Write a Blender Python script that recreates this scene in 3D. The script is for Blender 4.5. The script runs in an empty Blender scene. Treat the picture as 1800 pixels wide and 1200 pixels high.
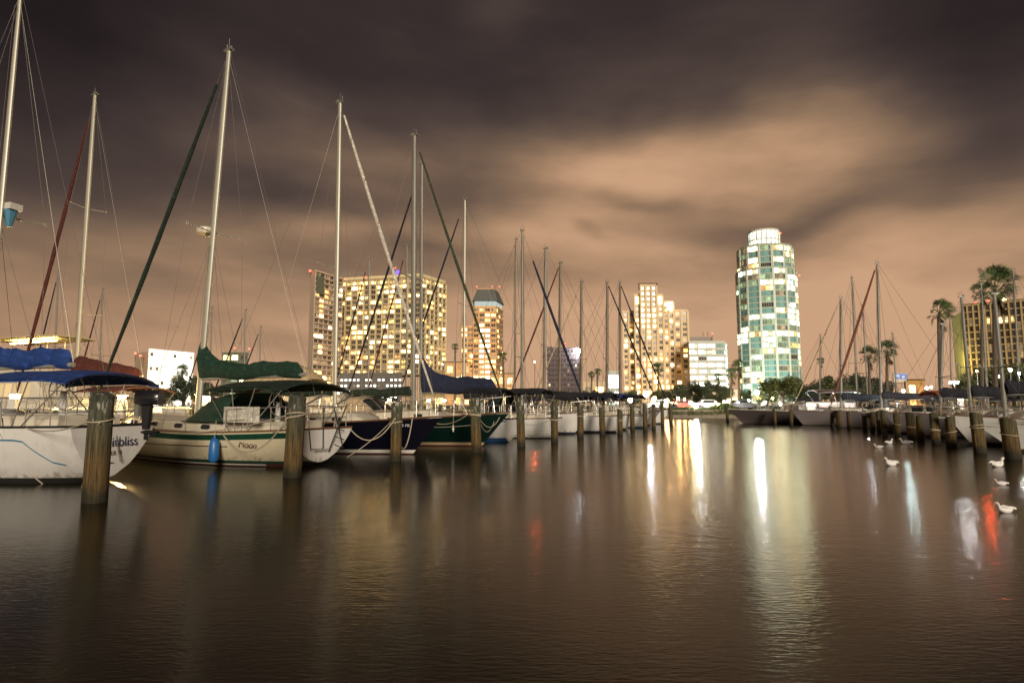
import bpy, math, random
from mathutils import Vector, Matrix
random.seed(7)
PI = math.pi
C = bpy.context.scene.collection
SC = bpy.context.scene

# ---------------------------------------------------------------- camera
CAMZ = 1.7
F = 1050.0                      # focal length in photograph pixels (1800 wide)
PITCH = math.atan(110 / F)
SP, CP = math.sin(PITCH), math.cos(PITCH)
cam_d = bpy.data.cameras.new('camera'); cam = bpy.data.objects.new('camera', cam_d)
C.objects.link(cam); SC.camera = cam
cam.location = (0, 0, CAMZ); cam.rotation_euler = (PI / 2 + PITCH, 0, 0)
cam_d.sensor_width = 36; cam_d.lens = 21.0; cam_d.clip_start = .1; cam_d.clip_end = 9000

def P(px, py, D):               # a point D metres ahead, seen at that place of the photograph
    cx, cy = (px - 900) / F, (600 - py) / F
    s = D / (CP - SP * cy)
    return Vector((cx * s, D, CAMZ + s * (SP + CP * cy)))
def G(px, py):                  # the point of the water surface seen there
    cx, cy = (px - 900) / F, (600 - py) / F
    t = -CAMZ / (SP + CP * cy)
    return Vector((cx * t, t * (CP - SP * cy), 0))
def X(px, D): return P(px, 710, D).x
def Z(py, D): return P(900, py, D).z
def azel(px, py):
    d = P(px, py, 100) - Vector((0, 0, CAMZ))
    return math.atan2(d.x, d.y), math.atan2(d.z, math.hypot(d.x, d.y))

# ---------------------------------------------------------------- render settings
SC.render.engine = 'CYCLES'
SC.view_settings.view_transform = 'Standard'; SC.view_settings.look = 'None'
SC.view_settings.exposure = 0; SC.view_settings.gamma = 1
SC.cycles.use_denoising = True
SC.cycles.max_bounces = 6; SC.cycles.transparent_max_bounces = 12
SC.cycles.sample_clamp_indirect = 4; SC.cycles.caustics_reflective = False
try: SC.cycles.use_light_tree = True
except Exception: pass

# ---------------------------------------------------------------- node helper
class NT:
    def __init__(s, tree): s.t = tree; s.t.nodes.clear()
    def n(s, typ, ins=None, **kw):
        nd = s.t.nodes.new(typ)
        for k, v in kw.items(): setattr(nd, k, v)
        for k, v in (ins or {}).items(): s.set(nd.inputs[k], v)
        return nd
    def set(s, sock, v):
        if isinstance(v, bpy.types.NodeSocket): s.t.links.new(v, sock)
        else: sock.default_value = v
    def m(s, op, a, b=0.0, c=0.0, clamp=False):
        nd = s.n('ShaderNodeMath', operation=op, use_clamp=clamp)
        for i, v in enumerate((a, b, c)): s.set(nd.inputs[i], v)
        return nd.outputs[0]
    def ramp(s, fac, pts, interp='LINEAR'):
        nd = s.n('ShaderNodeValToRGB'); cr = nd.color_ramp; cr.interpolation = interp
        while len(cr.elements) < len(pts): cr.elements.new(.5)
        for e, (p, c) in zip(cr.elements, pts):
            e.position = p; e.color = (*c, 1) if hasattr(c, '__len__') else (c, c, c, 1)
        s.set(nd.inputs[0], fac); return nd.outputs[0]

# ---------------------------------------------------------------- night sky, clouds lit by the city
w = bpy.data.worlds.new('World'); SC.world = w; w.use_nodes = True
T = NT(w.node_tree)
dirv = T.n('ShaderNodeTexCoord').outputs['Generated']
sep = T.n('ShaderNodeSeparateXYZ', {0: dirv})
az = T.m('ARCTAN2', sep.outputs[0], sep.outputs[1]); el = T.m('ARCSINE', sep.outputs[2])
def wnoise(sx, sy, scale, detail, off, rough=.55, rot=0.0):
    a2 = T.m('ADD', T.m('MULTIPLY', az, math.cos(rot)), T.m('MULTIPLY', el, math.sin(rot)))
    e2 = T.m('SUBTRACT', T.m('MULTIPLY', el, math.cos(rot)), T.m('MULTIPLY', az, math.sin(rot)))
    v = T.n('ShaderNodeCombineXYZ', {0: T.m('MULTIPLY', a2, sx), 1: T.m('MULTIPLY', e2, sy), 2: off})
    return T.n('ShaderNodeTexNoise', {'Vector': v.outputs[0], 'Scale': scale, 'Detail': detail, 'Roughness': rough}).outputs[0]
n1, n2 = wnoise(1, 1.6, 3.0, 3, 1.3), wnoise(1, 1.6, 3.0, 3, 7.7)
u = T.m('ADD', az, T.m('MULTIPLY', T.m('SUBTRACT', n1, .5), .16))
v = T.m('ADD', el, T.m('MULTIPLY', T.m('SUBTRACT', n2, .5), .10))
ve = T.m('ADD', el, T.m('MULTIPLY', T.m('SUBTRACT', n2, .5), .10))
HP = PI / 2
base = T.ramp(T.m('DIVIDE', ve, HP, clamp=True),
    [(0, 1.0), (.055, .93), (.10, .80), (.15, .62), (.20, .46), (.25, .40), (.30, .31), (.38, .23), (.55, .15), (1, .10)])
side = T.ramp(T.m('DIVIDE', T.m('ADD', az, 1.0), 2.0, clamp=True), [(0, .66), (.22, .76), (.36, .86), (.5, .98), (.75, 1.0), (.93, .93), (1, .9)])
b = T.m('MULTIPLY', base, side)
blobs = [  # px, py, half width, half height, tilt, amount  (all turned into angles on the sky)
    (1255, 285, 300, 80, .04, .34), (1060, 300, 190, 55, -.10, .12), (1470, 275, 140, 75, 0, .10),
    (1620, 440, 270, 60, .18, .20), (960, 400, 170, 50, .05, .26), (1150, 440, 170, 40, 0, .12),
    (1320, 398, 190, 20, .08, -.10), (1140, 350, 90, 16, -.15, -.14), (1040, 400, 40, 16, -.2, -.12), (1590, 340, 180, 42, .20, -.03),
    (1390, 405, 140, 16, .14, -.08), (1750, 240, 120, 110, 0, -.10), (1760, 60, 260, 150, 0, -.13),
    (600, 270, 190, 75, .1, .12), (310, 430, 160, 50, -.1, .12), (560, 410, 160, 40, .1, .08), (500, 330, 120, 60, 0, -.06),
    (880, 20, 90, 40, 0, .07), (870, 120, 330, 80, 0, -.04), (40, 60, 260, 260, 0, -.11), (640, 400, 190, 30, 0, .08),
    (520, 470, 200, 25, 0, -.05), (250, 520, 200, 40, 0, .05), (800, 430, 100, 18, 0, -.08)]
for px, py, hw, hh, tilt, amt in blobs:
    a0, e0 = azel(px, py); sa = hw / F / math.sqrt(1 + ((px - 900) / F) ** 2) * .9; se = hh / F * .85
    du, dv = T.m('SUBTRACT', u, a0), T.m('SUBTRACT', v, e0)
    ct, st = math.cos(tilt), math.sin(tilt)
    p1 = T.m('DIVIDE', T.m('ADD', T.m('MULTIPLY', du, ct), T.m('MULTIPLY', dv, st)), sa)
    p2 = T.m('DIVIDE', T.m('SUBTRACT', T.m('MULTIPLY', dv, ct), T.m('MULTIPLY', du, st)), se)
    r2 = T.m('ADD', T.m('POWER', T.m('ABSOLUTE', p1), 2.4), T.m('POWER', T.m('ABSOLUTE', p2), 2.4))
    b = T.m('ADD', b, T.m('MULTIPLY', T.m('EXPONENT', T.m('MULTIPLY', r2, -1.0)), amt))
streak = T.m('SUBTRACT', wnoise(2.2, 9, 1.3, 4, 3.1, .5, -.12), .5)
big = T.m('SUBTRACT', wnoise(1.6, 4.2, 1.6, 3, 9.4, .5, .1), .5)
mid = T.m('SUBTRACT', wnoise(1.0, 3.0, 5.5, 4, 5.2, .55, -.06), .5)
b = T.m('MULTIPLY', b, T.m('ADD', 1.16, T.m('ADD', T.m('MULTIPLY', mid, .52), T.m('ADD', T.m('MULTIPLY', streak, .38), T.m('MULTIPLY', big, .38)))), clamp=True)
col = T.ramp(b, [(0, (.006, .0045, .005)), (.14, (.018, .0125, .0135)), (.24, (.040, .028, .027)), (.36, (.080, .055, .047)),
                 (.50, (.150, .098, .070)), (.66, (.275, .172, .106)), (.82, (.44, .262, .155)), (1, (.60, .36, .215))])
bg = T.n('ShaderNodeBackground', {'Color': col, 'Strength': 1.0})
T.t.links.new(bg.outputs[0], T.n('ShaderNodeOutputWorld').inputs[0])

# the one sun: a low, broad, warm light from the quay behind the camera
sd = bpy.data.lights.new('sun', 'SUN'); sun = bpy.data.objects.new('sun', sd); C.objects.link(sun)
sd.energy = 3.3; sd.angle = math.radians(14); sd.color = (1, .87, .70)
sun.rotation_euler = Vector((-.22, .94, -.28)).to_track_quat('-Z', 'Y').to_euler()

# ---------------------------------------------------------------- materials
MATS = {}
def mat(name, col, rough=.6, metal=0.0, var=.18, scale=3.0, bump=0.0, bscale=20.0, stretch=(1, 1, 1), island=0.0, coat=0.0, stain=None, scum=False, seam=0.0):
    if name in MATS: return MATS[name]
    m_ = bpy.data.materials.new(name); m_.use_nodes = True; t = NT(m_.node_tree)
    co = t.n('ShaderNodeTexCoord').outputs['Object']
    mp = t.n('ShaderNodeMapping', {'Vector': co, 'Scale': stretch}).outputs[0]
    nz = t.n('ShaderNodeTexNoise', {'Vector': mp, 'Scale': scale, 'Detail': 5.0, 'Roughness': .6}).outputs[0]
    k = t.m('ADD', 1 - var, t.m('MULTIPLY', nz, 2 * var))
    if island:
        ri = t.n('ShaderNodeNewGeometry').outputs['Random Per Island']
        k = t.m('MULTIPLY', k, t.m('ADD', 1 - island, t.m('MULTIPLY', ri, 2 * island)))
    c = t.n('ShaderNodeVectorMath', operation='SCALE'); c.inputs[0].default_value = col; t.set(c.inputs['Scale'], k)
    out = c.outputs[0]
    if stain:
        nz2 = t.n('ShaderNodeTexNoise', {'Vector': mp, 'Scale': scale * 2.7, 'Detail': 6.0}).outputs[0]
        f = t.ramp(nz2, [(.52, 0), (.66, 1)])
        mx = t.n('ShaderNodeMix', data_type='RGBA'); t.set(mx.inputs[0], t.m('MULTIPLY', f, stain[1])); t.set(mx.inputs[6], out)
        mx.inputs[7].default_value = (*stain[0], 1); out = mx.outputs[2]
    if seam:
        sx = t.n('ShaderNodeSeparateXYZ', {0: co}).outputs[0]
        fr = t.m('FRACT', t.m('ADD', t.m('DIVIDE', sx, seam), t.m('MULTIPLY', nz, .06)))
        ln = t.ramp(fr, [(0, .35), (.035, .45), (.05, 1.25), (.09, 1.0), (1, .92)])
        sv = t.n('ShaderNodeVectorMath', operation='SCALE', ins={0: out}); t.set(sv.inputs['Scale'], ln); out = sv.outputs[0]
    if scum:      # brown growth and run marks along the waterline
        pz_ = t.n('ShaderNodeSeparateXYZ', {0: t.n('ShaderNodeNewGeometry').outputs['Position']}).outputs[2]
        dr = t.n('ShaderNodeTexNoise', {'Vector': t.n('ShaderNodeMapping', {'Vector': co, 'Scale': (9, 9, .5)}).outputs[0], 'Scale': 1.0, 'Detail': 5.0}).outputs[0]
        f1 = t.ramp(t.m('ADD', pz_, t.m('MULTIPLY', t.m('SUBTRACT', dr, .5), .7)), [(.10, .60), (.22, .16), (.45, 0)])
        f2 = t.m('MULTIPLY', t.ramp(dr, [(.58, 0), (.72, 1)]), .14)
        mx = t.n('ShaderNodeMix', data_type='RGBA'); t.set(mx.inputs[0], t.m('MAXIMUM', f1, f2)); t.set(mx.inputs[6], out); mx.inputs[7].default_value = (.17, .13, .07, 1); out = mx.outputs[2]
    p = t.n('ShaderNodeBsdfPrincipled', {'Base Color': out, 'Roughness': rough, 'Metallic': metal, 'Coat Weight': coat})
    if bump:
        bn = t.n('ShaderNodeTexNoise', {'Vector': mp, 'Scale': bscale, 'Detail': 4.0}).outputs[0]
        t.set(p.inputs['Normal'], t.n('ShaderNodeBump', {'Height': bn, 'Strength': bump, 'Distance': .02}).outputs[0])
    t.t.links.new(p.outputs[0], t.n('ShaderNodeOutputMaterial').inputs[0])
    MATS[name] = m_; return m_
def lit(name, col, strength, vary=.6, sampled=False, pattern=0.0, pscale=.8):
    if name in MATS: return MATS[name]
    m_ = bpy.data.materials.new(name); m_.use_nodes = True; t = NT(m_.node_tree)
    k = strength
    if vary:
        ri = t.n('ShaderNodeNewGeometry').outputs['Random Per Island']
        rp = t.n('ShaderNodeObjectInfo').outputs['Random']
        r = t.m('FRACT', t.m('ADD', ri, t.m('MULTIPLY', rp, 7.3)))
        k = t.m('MULTIPLY', strength, t.m('ADD', 1 - vary, t.m('MULTIPLY', t.m('POWER', r, 2.6), 2.6 * vary)))
    if pattern:
        co = t.n('ShaderNodeNewGeometry').outputs['Position']
        nz = t.n('ShaderNodeTexNoise', {'Vector': co, 'Scale': pscale, 'Detail': 3.0}).outputs[0]
        k = t.m('MULTIPLY', k, t.m('ADD', 1 - pattern, t.m('MULTIPLY', t.ramp(nz, [(.35, 0), (.65, 1)]), 1.6 * pattern)))
    p = t.n('ShaderNodeBsdfPrincipled', {'Base Color': (.08, .08, .08, 1), 'Roughness': .2, 'Emission Color': (*col, 1), 'Emission Strength': k})
    t.t.links.new(p.outputs[0], t.n('ShaderNodeOutputMaterial').inputs[0])
    m_.cycles.emission_sampling = 'FRONT_BACK' if sampled else 'NONE'
    MATS[name] = m_; return m_

gel = lambda n, c, **k: mat(n, c, rough=.28, var=.07, scale=1.2, coat=.25, **k)
HW = gel('white_gelcoat', (.72, .71, .68), scum=True, stain=((.42, .38, .30), .2), stretch=(1, 1, .35))
HC = gel('cream_gelcoat', (.72, .64, .45), scum=True, stain=((.5, .41, .26), .2), stretch=(1, 1, .35))
HG = gel('dimmed_grey_gelcoat', (.20, .175, .18), scum=True, stain=((.2, .18, .18), .3))  # hull colour darkened to carry the weak light on the right row
HD = gel('dark_grey_hull', (.085, .068, .066))
HN = gel('navy_hull', (.004, .004, .010))
HGR = gel('dark_green_hull', (.003, .015, .012))
HRED = gel('maroon_hull', (.10, .016, .012))
BOTR = mat('red_bottom_paint', (.07, .014, .010), .8, stain=((.02, .02, .01), .6))
BOTK = mat('black_bottom_paint', (.012, .012, .012), .8)
BOTB = mat('blue_bottom_paint', (.02, .08, .22), .7)
STG = mat('green_stripe', (.010, .060, .035), .4)
STB = mat('blue_stripe', (.06, .20, .30), .4)
STN = mat('navy_stripe', (.015, .02, .05), .4)
STK = mat('black_rubber', (.012, .012, .013), .6)
STW = mat('white_stripe', (.6, .58, .52), .4)
STC = mat('cream_boot_stripe', (.42, .30, .18), .5)
TEAK = mat('teak', (.16, .075, .035), .6, var=.35, scale=6, stretch=(.6, 6, 6))
DECK = mat('deck_nonskid', (.46, .44, .38), .8, bump=.3, bscale=60)
COCK = mat('cockpit_sole', (.16, .14, .11), .8)
CAB = gel('cabin_gelcoat', (.62, .57, .46))
CABW = gel('white_cabin', (.62, .61, .58))
GLS = mat('smoked_glass', (.02, .025, .03), .08)
ALU = mat('mast_aluminium', (.37, .355, .29), .42, metal=.25, var=.1, scale=2, stretch=(1, 1, .3))
ALUD = mat('weathered_mast', (.19, .185, .16), .5, metal=.2, var=.15, scale=2)
SS = mat('stainless', (.6, .58, .54), .25, metal=.8, var=.05)
WIRE = mat('rigging_wire', (.10, .085, .07), .6, metal=.2, var=.05)
ROPE = mat('mooring_rope', (.46, .40, .30), .9, var=.3, scale=30, bump=.5, bscale=60)
cloth = lambda n, c: mat(n, c, .88, var=.35, scale=2.5, bump=.7, bscale=6, seam=.62, stretch=(1, 1, 2.2), stain=(tuple(min(1, x * 1.9 + .012) for x in c), .7))
CG = cloth('green_canvas', (.003, .028, .015)); CGD = cloth('dark_green_canvas', (.005, .016, .009))
CB = cloth('blue_canvas', (.007, .036, .17)); CN = cloth('navy_canvas', (.005, .006, .014)); CK = cloth('black_canvas', (.010, .010, .016))
CM = cloth('maroon_canvas', (.055, .010, .008)); CW = cloth('white_canvas', (.5, .47, .40)); CT = cloth('tan_canvas', (.40, .31, .20))
CGY = cloth('olive_canvas', (.03, .04, .018)); CBD = cloth('dark_blue_canvas', (.005, .011, .040))
INK = mat('navy_lettering', (.03, .035, .09), .5); INKB = mat('brown_lettering', (.10, .055, .03), .5); INKG = mat('grey_lettering', (.16, .14, .12), .5)
INKW = mat('pale_lettering', (.5, .5, .5), .5)
BLUEF = mat('blue_fender_vinyl', (.02, .13, .38), .4); WHITEF = mat('white_fender_vinyl', (.6, .58, .52), .4)
BLACKP = mat('black_plastic', (.012, .012, .014), .3, coat=.4)

# ---------------------------------------------------------------- mesh builder
class MB:
    def __init__(s): s.v = []; s.f = []; s.mi = []
    def add(s, vs, fs, mi=0):
        o = len(s.v); s.v += [tuple(p) for p in vs]
        for k, f in enumerate(fs): s.f.append(tuple(i + o for i in f)); s.mi.append(mi[k] if isinstance(mi, list) else mi)
    def box(s, c, size, mi=0, rz=0.0, M=None):
        hx, hy, hz = (a / 2 for a in size); R = M or Matrix.Rotation(rz, 3, 'Z'); c = Vector(c)
        vs = [c + R @ Vector((x, y, z)) for z in (-hz, hz) for y in (-hy, hy) for x in (-hx, hx)]
        s.add(vs, [(0, 2, 3, 1), (4, 5, 7, 6), (0, 1, 5, 4), (2, 6, 7, 3), (0, 4, 6, 2), (1, 3, 7, 5)], mi)
    def tube(s, path, r, n=6, mi=0, caps=True, flat=1.0):
        path = [Vector(p) for p in path]; N = len(path); rs = r if isinstance(r, (list, tuple)) else [r] * N
        vs = []; up = None
        for i, p in enumerate(path):
            d = (path[min(i + 1, N - 1)] - path[max(i - 1, 0)])
            d = d.normalized() if d.length > 1e-9 else Vector((0, 0, 1))
            if up is None: up = Vector((0, 0, 1)) if abs(d.z) < .9 else Vector((1, 0, 0))
            a = d.cross(up)
            if a.length < 1e-4: a = d.cross(Vector((0, 1, 0)))
            a.normalize(); bb = a.cross(d).normalized(); up = bb
            for k in range(n):
                th = 2 * PI * k / n; vs.append(p + a * math.cos(th) * rs[i] * flat + bb * math.sin(th) * rs[i])
        fs = [(i * n + k, i * n + (k + 1) % n, (i + 1) * n + (k + 1) % n, (i + 1) * n + k) for i in range(N - 1) for k in range(n)]
        if caps: fs += [tuple(range(n))[::-1], tuple((N - 1) * n + k for k in range(n))]
        s.add(vs, fs, mi)
    def rings(s, rings, mi=0, closed=True, caps=True):
        n = len(rings[0]); vs = [p for r in rings for p in r]; fs = []; rng = n if closed else n - 1
        for i in range(len(rings) - 1):
            for k in range(rng): fs.append((i * n + k, i * n + (k + 1) % n, (i + 1) * n + (k + 1) % n, (i + 1) * n + k))
        if caps and closed: fs += [tuple(range(n))[::-1], tuple((len(rings) - 1) * n + k for k in range(n))]
        s.add(vs, fs, mi)
    def lathe(s, c, prof, n=12, mi=0, M=None):
        c = Vector(c); M = M or Matrix.Identity(3)
        s.rings([[c + M @ Vector((r * math.cos(2 * PI * k / n), r * math.sin(2 * PI * k / n), z)) for k in range(n)] for r, z in prof], mi)
    def prism(s, pts, z0, z1, mi=0, top=None):
        top = top or pts; n = len(pts)
        s.add([(x, y, z0) for x, y in pts] + [(x, y, z1) for x, y in top],
              [(k, (k + 1) % n, n + (k + 1) % n, n + k) for k in range(n)] + [tuple(range(n))[::-1], tuple(range(n, 2 * n))], mi)
    def grid(s, fn, nu, nv, mi=0):
        s.add([fn(i / nu, j / nv) for i in range(nu + 1) for j in range(nv + 1)],
              [(i * (nv + 1) + j, i * (nv + 1) + j + 1, (i + 1) * (nv + 1) + j + 1, (i + 1) * (nv + 1) + j) for i in range(nu) for j in range(nv)], mi)
    def sheet(s, fn, th, nu, nv, mi=0):     # a curved sheet with thickness
        s.grid(fn, nu, nv, mi); s.grid(lambda a, b_: Vector(fn(a, b_)) - Vector((0, 0, th)), nu, nv, mi)
        ed = [(i / nu, 0) for i in range(nu + 1)] + [(1, j / nv) for j in range(1, nv + 1)] + [(1 - i / nu, 1) for i in range(1, nu + 1)] + [(0, 1 - j / nv) for j in range(1, nv + 1)]
        s.rings([[Vector(fn(*e)) for e in ed], [Vector(fn(*e)) - Vector((0, 0, th)) for e in ed]], mi, closed=True, caps=False)
    def mesh(s, name, mats, smooth=False):
        me = bpy.data.meshes.new(name); me.from_pydata(s.v, [], s.f)
        for m_ in (mats if isinstance(mats, (list, tuple)) else [mats]): me.materials.append(m_)
        if s.mi: me.polygons.foreach_set('material_index', s.mi)
        if smooth: me.polygons.foreach_set('use_smooth', [True] * len(me.polygons)); me.set_sharp_from_angle(angle=math.radians(40))
        me.update(); return me
    def build(s, name, mats, parent=None, smooth=False, **kw):
        if not s.v: return None
        return put(name, s.mesh(name, mats, smooth), parent, **kw)
def put(name, me, parent=None, loc=None, rot=None):
    o = bpy.data.objects.new(name, me); C.objects.link(o)
    if parent: o.parent = parent
    if loc is not None: o.location = loc
    if rot is not None: o.rotation_euler = rot
    return o
def tag(o, label=None, cat=None, group=None, kind=None):
    if label: o['label'] = label
    if cat: o['category'] = cat
    if group: o['group'] = group
    if kind: o['kind'] = kind
    return o
def thing(name, label, cat, loc=(0, 0, 0), rz=0.0, group=None):
    o = bpy.data.objects.new(name, None); C.objects.link(o); o.location = loc; o.rotation_euler = (0, 0, rz); o.empty_display_size = .2
    return tag(o, label, cat, group)
def text(name, body, size, parent, M, material, depth=.004, shear=0.0):
    cu = bpy.data.curves.new(name, 'FONT'); cu.body = body; cu.size = size; cu.extrude = depth; cu.align_x = 'CENTER'; cu.align_y = 'CENTER'; cu.shear = shear
    tmp = bpy.data.objects.new('tmp', cu); C.objects.link(tmp); bpy.context.view_layer.update()
    me = bpy.data.meshes.new_from_object(tmp); bpy.data.objects.remove(tmp); me.materials.clear(); me.materials.append(material)
    o = put(name, me, parent); o.matrix_local = M; return o
ORD = ['first', 'second', 'third', 'fourth', 'fifth', 'sixth', 'seventh', 'eighth', 'ninth', 'tenth', 'eleventh', 'twelfth', 'thirteenth', 'fourteenth', 'fifteenth', 'sixteenth', 'seventeenth', 'eighteenth', 'nineteenth', 'twentieth']
def basis(xa, ya, loc):         # 4x4 with local x along xa and y along ya
    xa = Vector(xa).normalized(); za = xa.cross(Vector(ya)).normalized(); ya = za.cross(xa)
    return Matrix.Translation(loc) @ Matrix((xa, ya, za)).transposed().to_4x4()

# ---------------------------------------------------------------- water and land
WM = bpy.data.materials.new('harbour_water'); WM.use_nodes = True; t = NT(WM.node_tree)
co = t.n('ShaderNodeTexCoord').outputs['Object']
def wn(sc, det, stx, off):
    mp = t.n('ShaderNodeMapping', {'Vector': co, 'Scale': (stx, 1, 1), 'Location': (off, off, 0)}).outputs[0]
    return t.n('ShaderNodeTexNoise', {'Vector': mp, 'Scale': sc, 'Detail': det, 'Roughness': .5}).outputs[0]
h = t.m('ADD', t.m('MULTIPLY', wn(5.0, 2, .5, 0), .006), t.m('ADD', t.m('MULTIPLY', wn(24, 2, .30, 5), .0088), t.m('ADD', t.m('MULTIPLY', wn(48, 1, .35, 2), .0035), t.m('MULTIPLY', wn(.9, 2, .7, 9), .010))))
bmp = t.n('ShaderNodeBump', {'Height': h, 'Strength': .26, 'Distance': 1.0}).outputs[0]
pr = t.n('ShaderNodeBsdfPrincipled', {'Base Color': (.015, .012, .004, 1), 'Roughness': .17, 'IOR': 1.31, 'Specular Tint': (.92, .86, .62, 1), 'Normal': bmp})
t.t.links.new(pr.outputs[0], t.n('ShaderNodeOutputMaterial').inputs[0])
mb = MB(); mb.add([(-3000, -300, 0), (3000, -300, 0), (3000, 4000, 0), (-3000, 4000, 0)], [(0, 1, 2, 3)])
tag(mb.build('water', WM), 'dark brown harbour water with soft ripples and light streaks', kind='structure')

GRS = mat('night_grass', (.045, .065, .018), .95, var=.5, scale=.7, bump=.6, bscale=6)
CONC = mat('concrete', (.26, .22, .17), .85, var=.25, scale=1.5, stain=((.08, .07, .05), .6), bump=.3)
ASPH = mat('asphalt', (.05, .05, .05), .9, var=.3)
SHY = 74.0
LZ = .85
mb = MB(); mb.add([(-900, SHY, LZ), (900, SHY, LZ), (900, 3900, LZ), (-900, 3900, LZ)], [(0, 1, 2, 3)])
tag(mb.build('ground', GRS), 'grassy waterfront park ground', kind='structure')
mb = MB(); mb.box((0, SHY - .3, LZ / 2 - .2), (1800, .6, LZ + .5)); mb.box((0, SHY - .3, LZ + .13), (1800, .75, .1))
tag(mb.build('seawall', CONC), 'low concrete seawall along the far shore', kind='structure')
mb = MB(); mb.box((0, SHY + 13, LZ + .004), (900, 8, .02)); tag(mb.build('road', ASPH), 'waterfront road behind the seawall', kind='structure')
# ---------------------------------------------------------------- boats
class Hull:
    def __init__(s, L, B, Fs, Fm, Fb, ob=.9, os=.25, bs=.62, low=.02):
        s.L, s.B, s.Fs, s.Fm, s.Fb, s.ob, s.os, s.bs, s.low = L, B, Fs, Fm, Fb, ob, os, bs, low
        s.Lw = L - ob - os; s.x0 = -L / 2 + os
    def b(s, t):
        if t < .42: return s.B / 2 * (s.bs + (1 - s.bs) * math.sin(HP * t / .42))
        return s.B / 2 * max(0.0, 1 - ((t - .42) / .58) ** 2.3)
    def sh(s, t):
        if t > .3: return s.Fm + (s.Fb - s.Fm) * ((t - .3) / .7) ** 1.8
        return s.Fm + (s.Fs - s.Fm) * ((.3 - t) / .3) ** 1.5
    def kz(s, t):
        if t < .3: return s.low + (-.45 - s.low) * math.sin(HP * t / .3)
        return -.45 if t < .8 else -.45 + .35 * (t - .8) / .2
    def x(s, t, z):
        k = z / s.sh(t)
        return s.x0 + s.Lw * t + t ** 4 * s.ob * k - (1 - t) ** 4 * s.os * k
    def y(s, t, z):
        k = (z - s.kz(t)) / (s.sh(t) - s.kz(t)); k = min(max(k, 0), 1)
        full = .50 - .08 * min(1, t / .25) if t < .42 else .42 + .45 * ((t - .42) / .58)
        return s.b(t) * k ** full * (1 - .04 * max(0, k - .75) / .25)
    def pt(s, t, z, side=1): return Vector((s.x(t, z), s.y(t, z) * side, z))
    def edge(s, t, f=1.0, dz=0.0, side=1): z = s.sh(t); return Vector((s.x(t, z), s.y(t, z) * side * f, z + dz))
    def t_at(s, x):                # station whose deck edge is nearest that x
        lo, hi = 0.0, 1.0
        for _ in range(30):
            m_ = (lo + hi) / 2
            if s.x(m_, s.sh(m_)) < x: lo = m_
            else: hi = m_
        return (lo + hi) / 2

def hull_parts(root, H, mats, stripe=.17, rail=.05, boot=(.05, .13), rail_mat=None, N=26, transom=None):
    """mats: bottom, boot, topsides, sheer stripe"""
    rows = 12; vs = []; fs = []; mi = []
    def zrow(t, k):
        z0, z1 = H.kz(t), H.sh(t)
        lv = [z0, z0 + (0 - z0) * .4 if z0 < 0 else z0 + .001, max(boot[0], z0 + .002), max(boot[1], z0 + .004)]
        top = z1 - stripe - rail; lo = lv[3]
        lv += [lo + (top - lo) * f for f in (.25, .5, .75, 1)] + [z1 - rail, z1]
        return lv[k]
    NR = 10; bandm = [0, 0, 1, 2, 2, 2, 2, 3, 2]
    for side in (1, -1):
        o = len(vs)
        for i in range(N + 1):
            t = i / N
            for k in range(NR): vs.append(H.pt(t, zrow(t, k), side))
        for i in range(N):
            for k in range(NR - 1):
                q = (o + i * NR + k, o + (i + 1) * NR + k, o + (i + 1) * NR + k + 1, o + i * NR + k + 1)
                fs.append(q if side == -1 else q[::-1]); mi.append(bandm[k])
    tr = MB(); q_ = [H.pt(0, zrow(0, k), 1) for k in range(NR)]; tr.rings([q_, [Vector((p.x, -p.y, p.z)) for p in q_]], closed=False, caps=False)
    tr.build('transom', transom or mats[2], root)
    m_ = MB(); m_.add(vs, fs, mi); m_.build('hull', mats, root, smooth=True)
    d = MB(); prof = (-.985, -.5, 0, .5, .985)
    d.add([H.edge(i / N, abs(f), -.03 + .05 * (1 - f * f), 1 if f >= 0 else -1) for i in range(N + 1) for f in prof],
          [(i * 5 + k, (i + 1) * 5 + k, (i + 1) * 5 + k + 1, i * 5 + k + 1) for i in range(N) for k in range(4)])
    d.build('deck', DECK, root)
    r = MB()
    for side in (1, -1): r.tube([H.edge(i / N, 1.0, .015, side) for i in range(N + 1)], .028, 5)
    r.tube([H.edge(0, 1, .015, 1), H.edge(0, 1, .015, -1)], .028, 5)
    r.build('toe_rail', rail_mat or TEAK, root)

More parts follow.
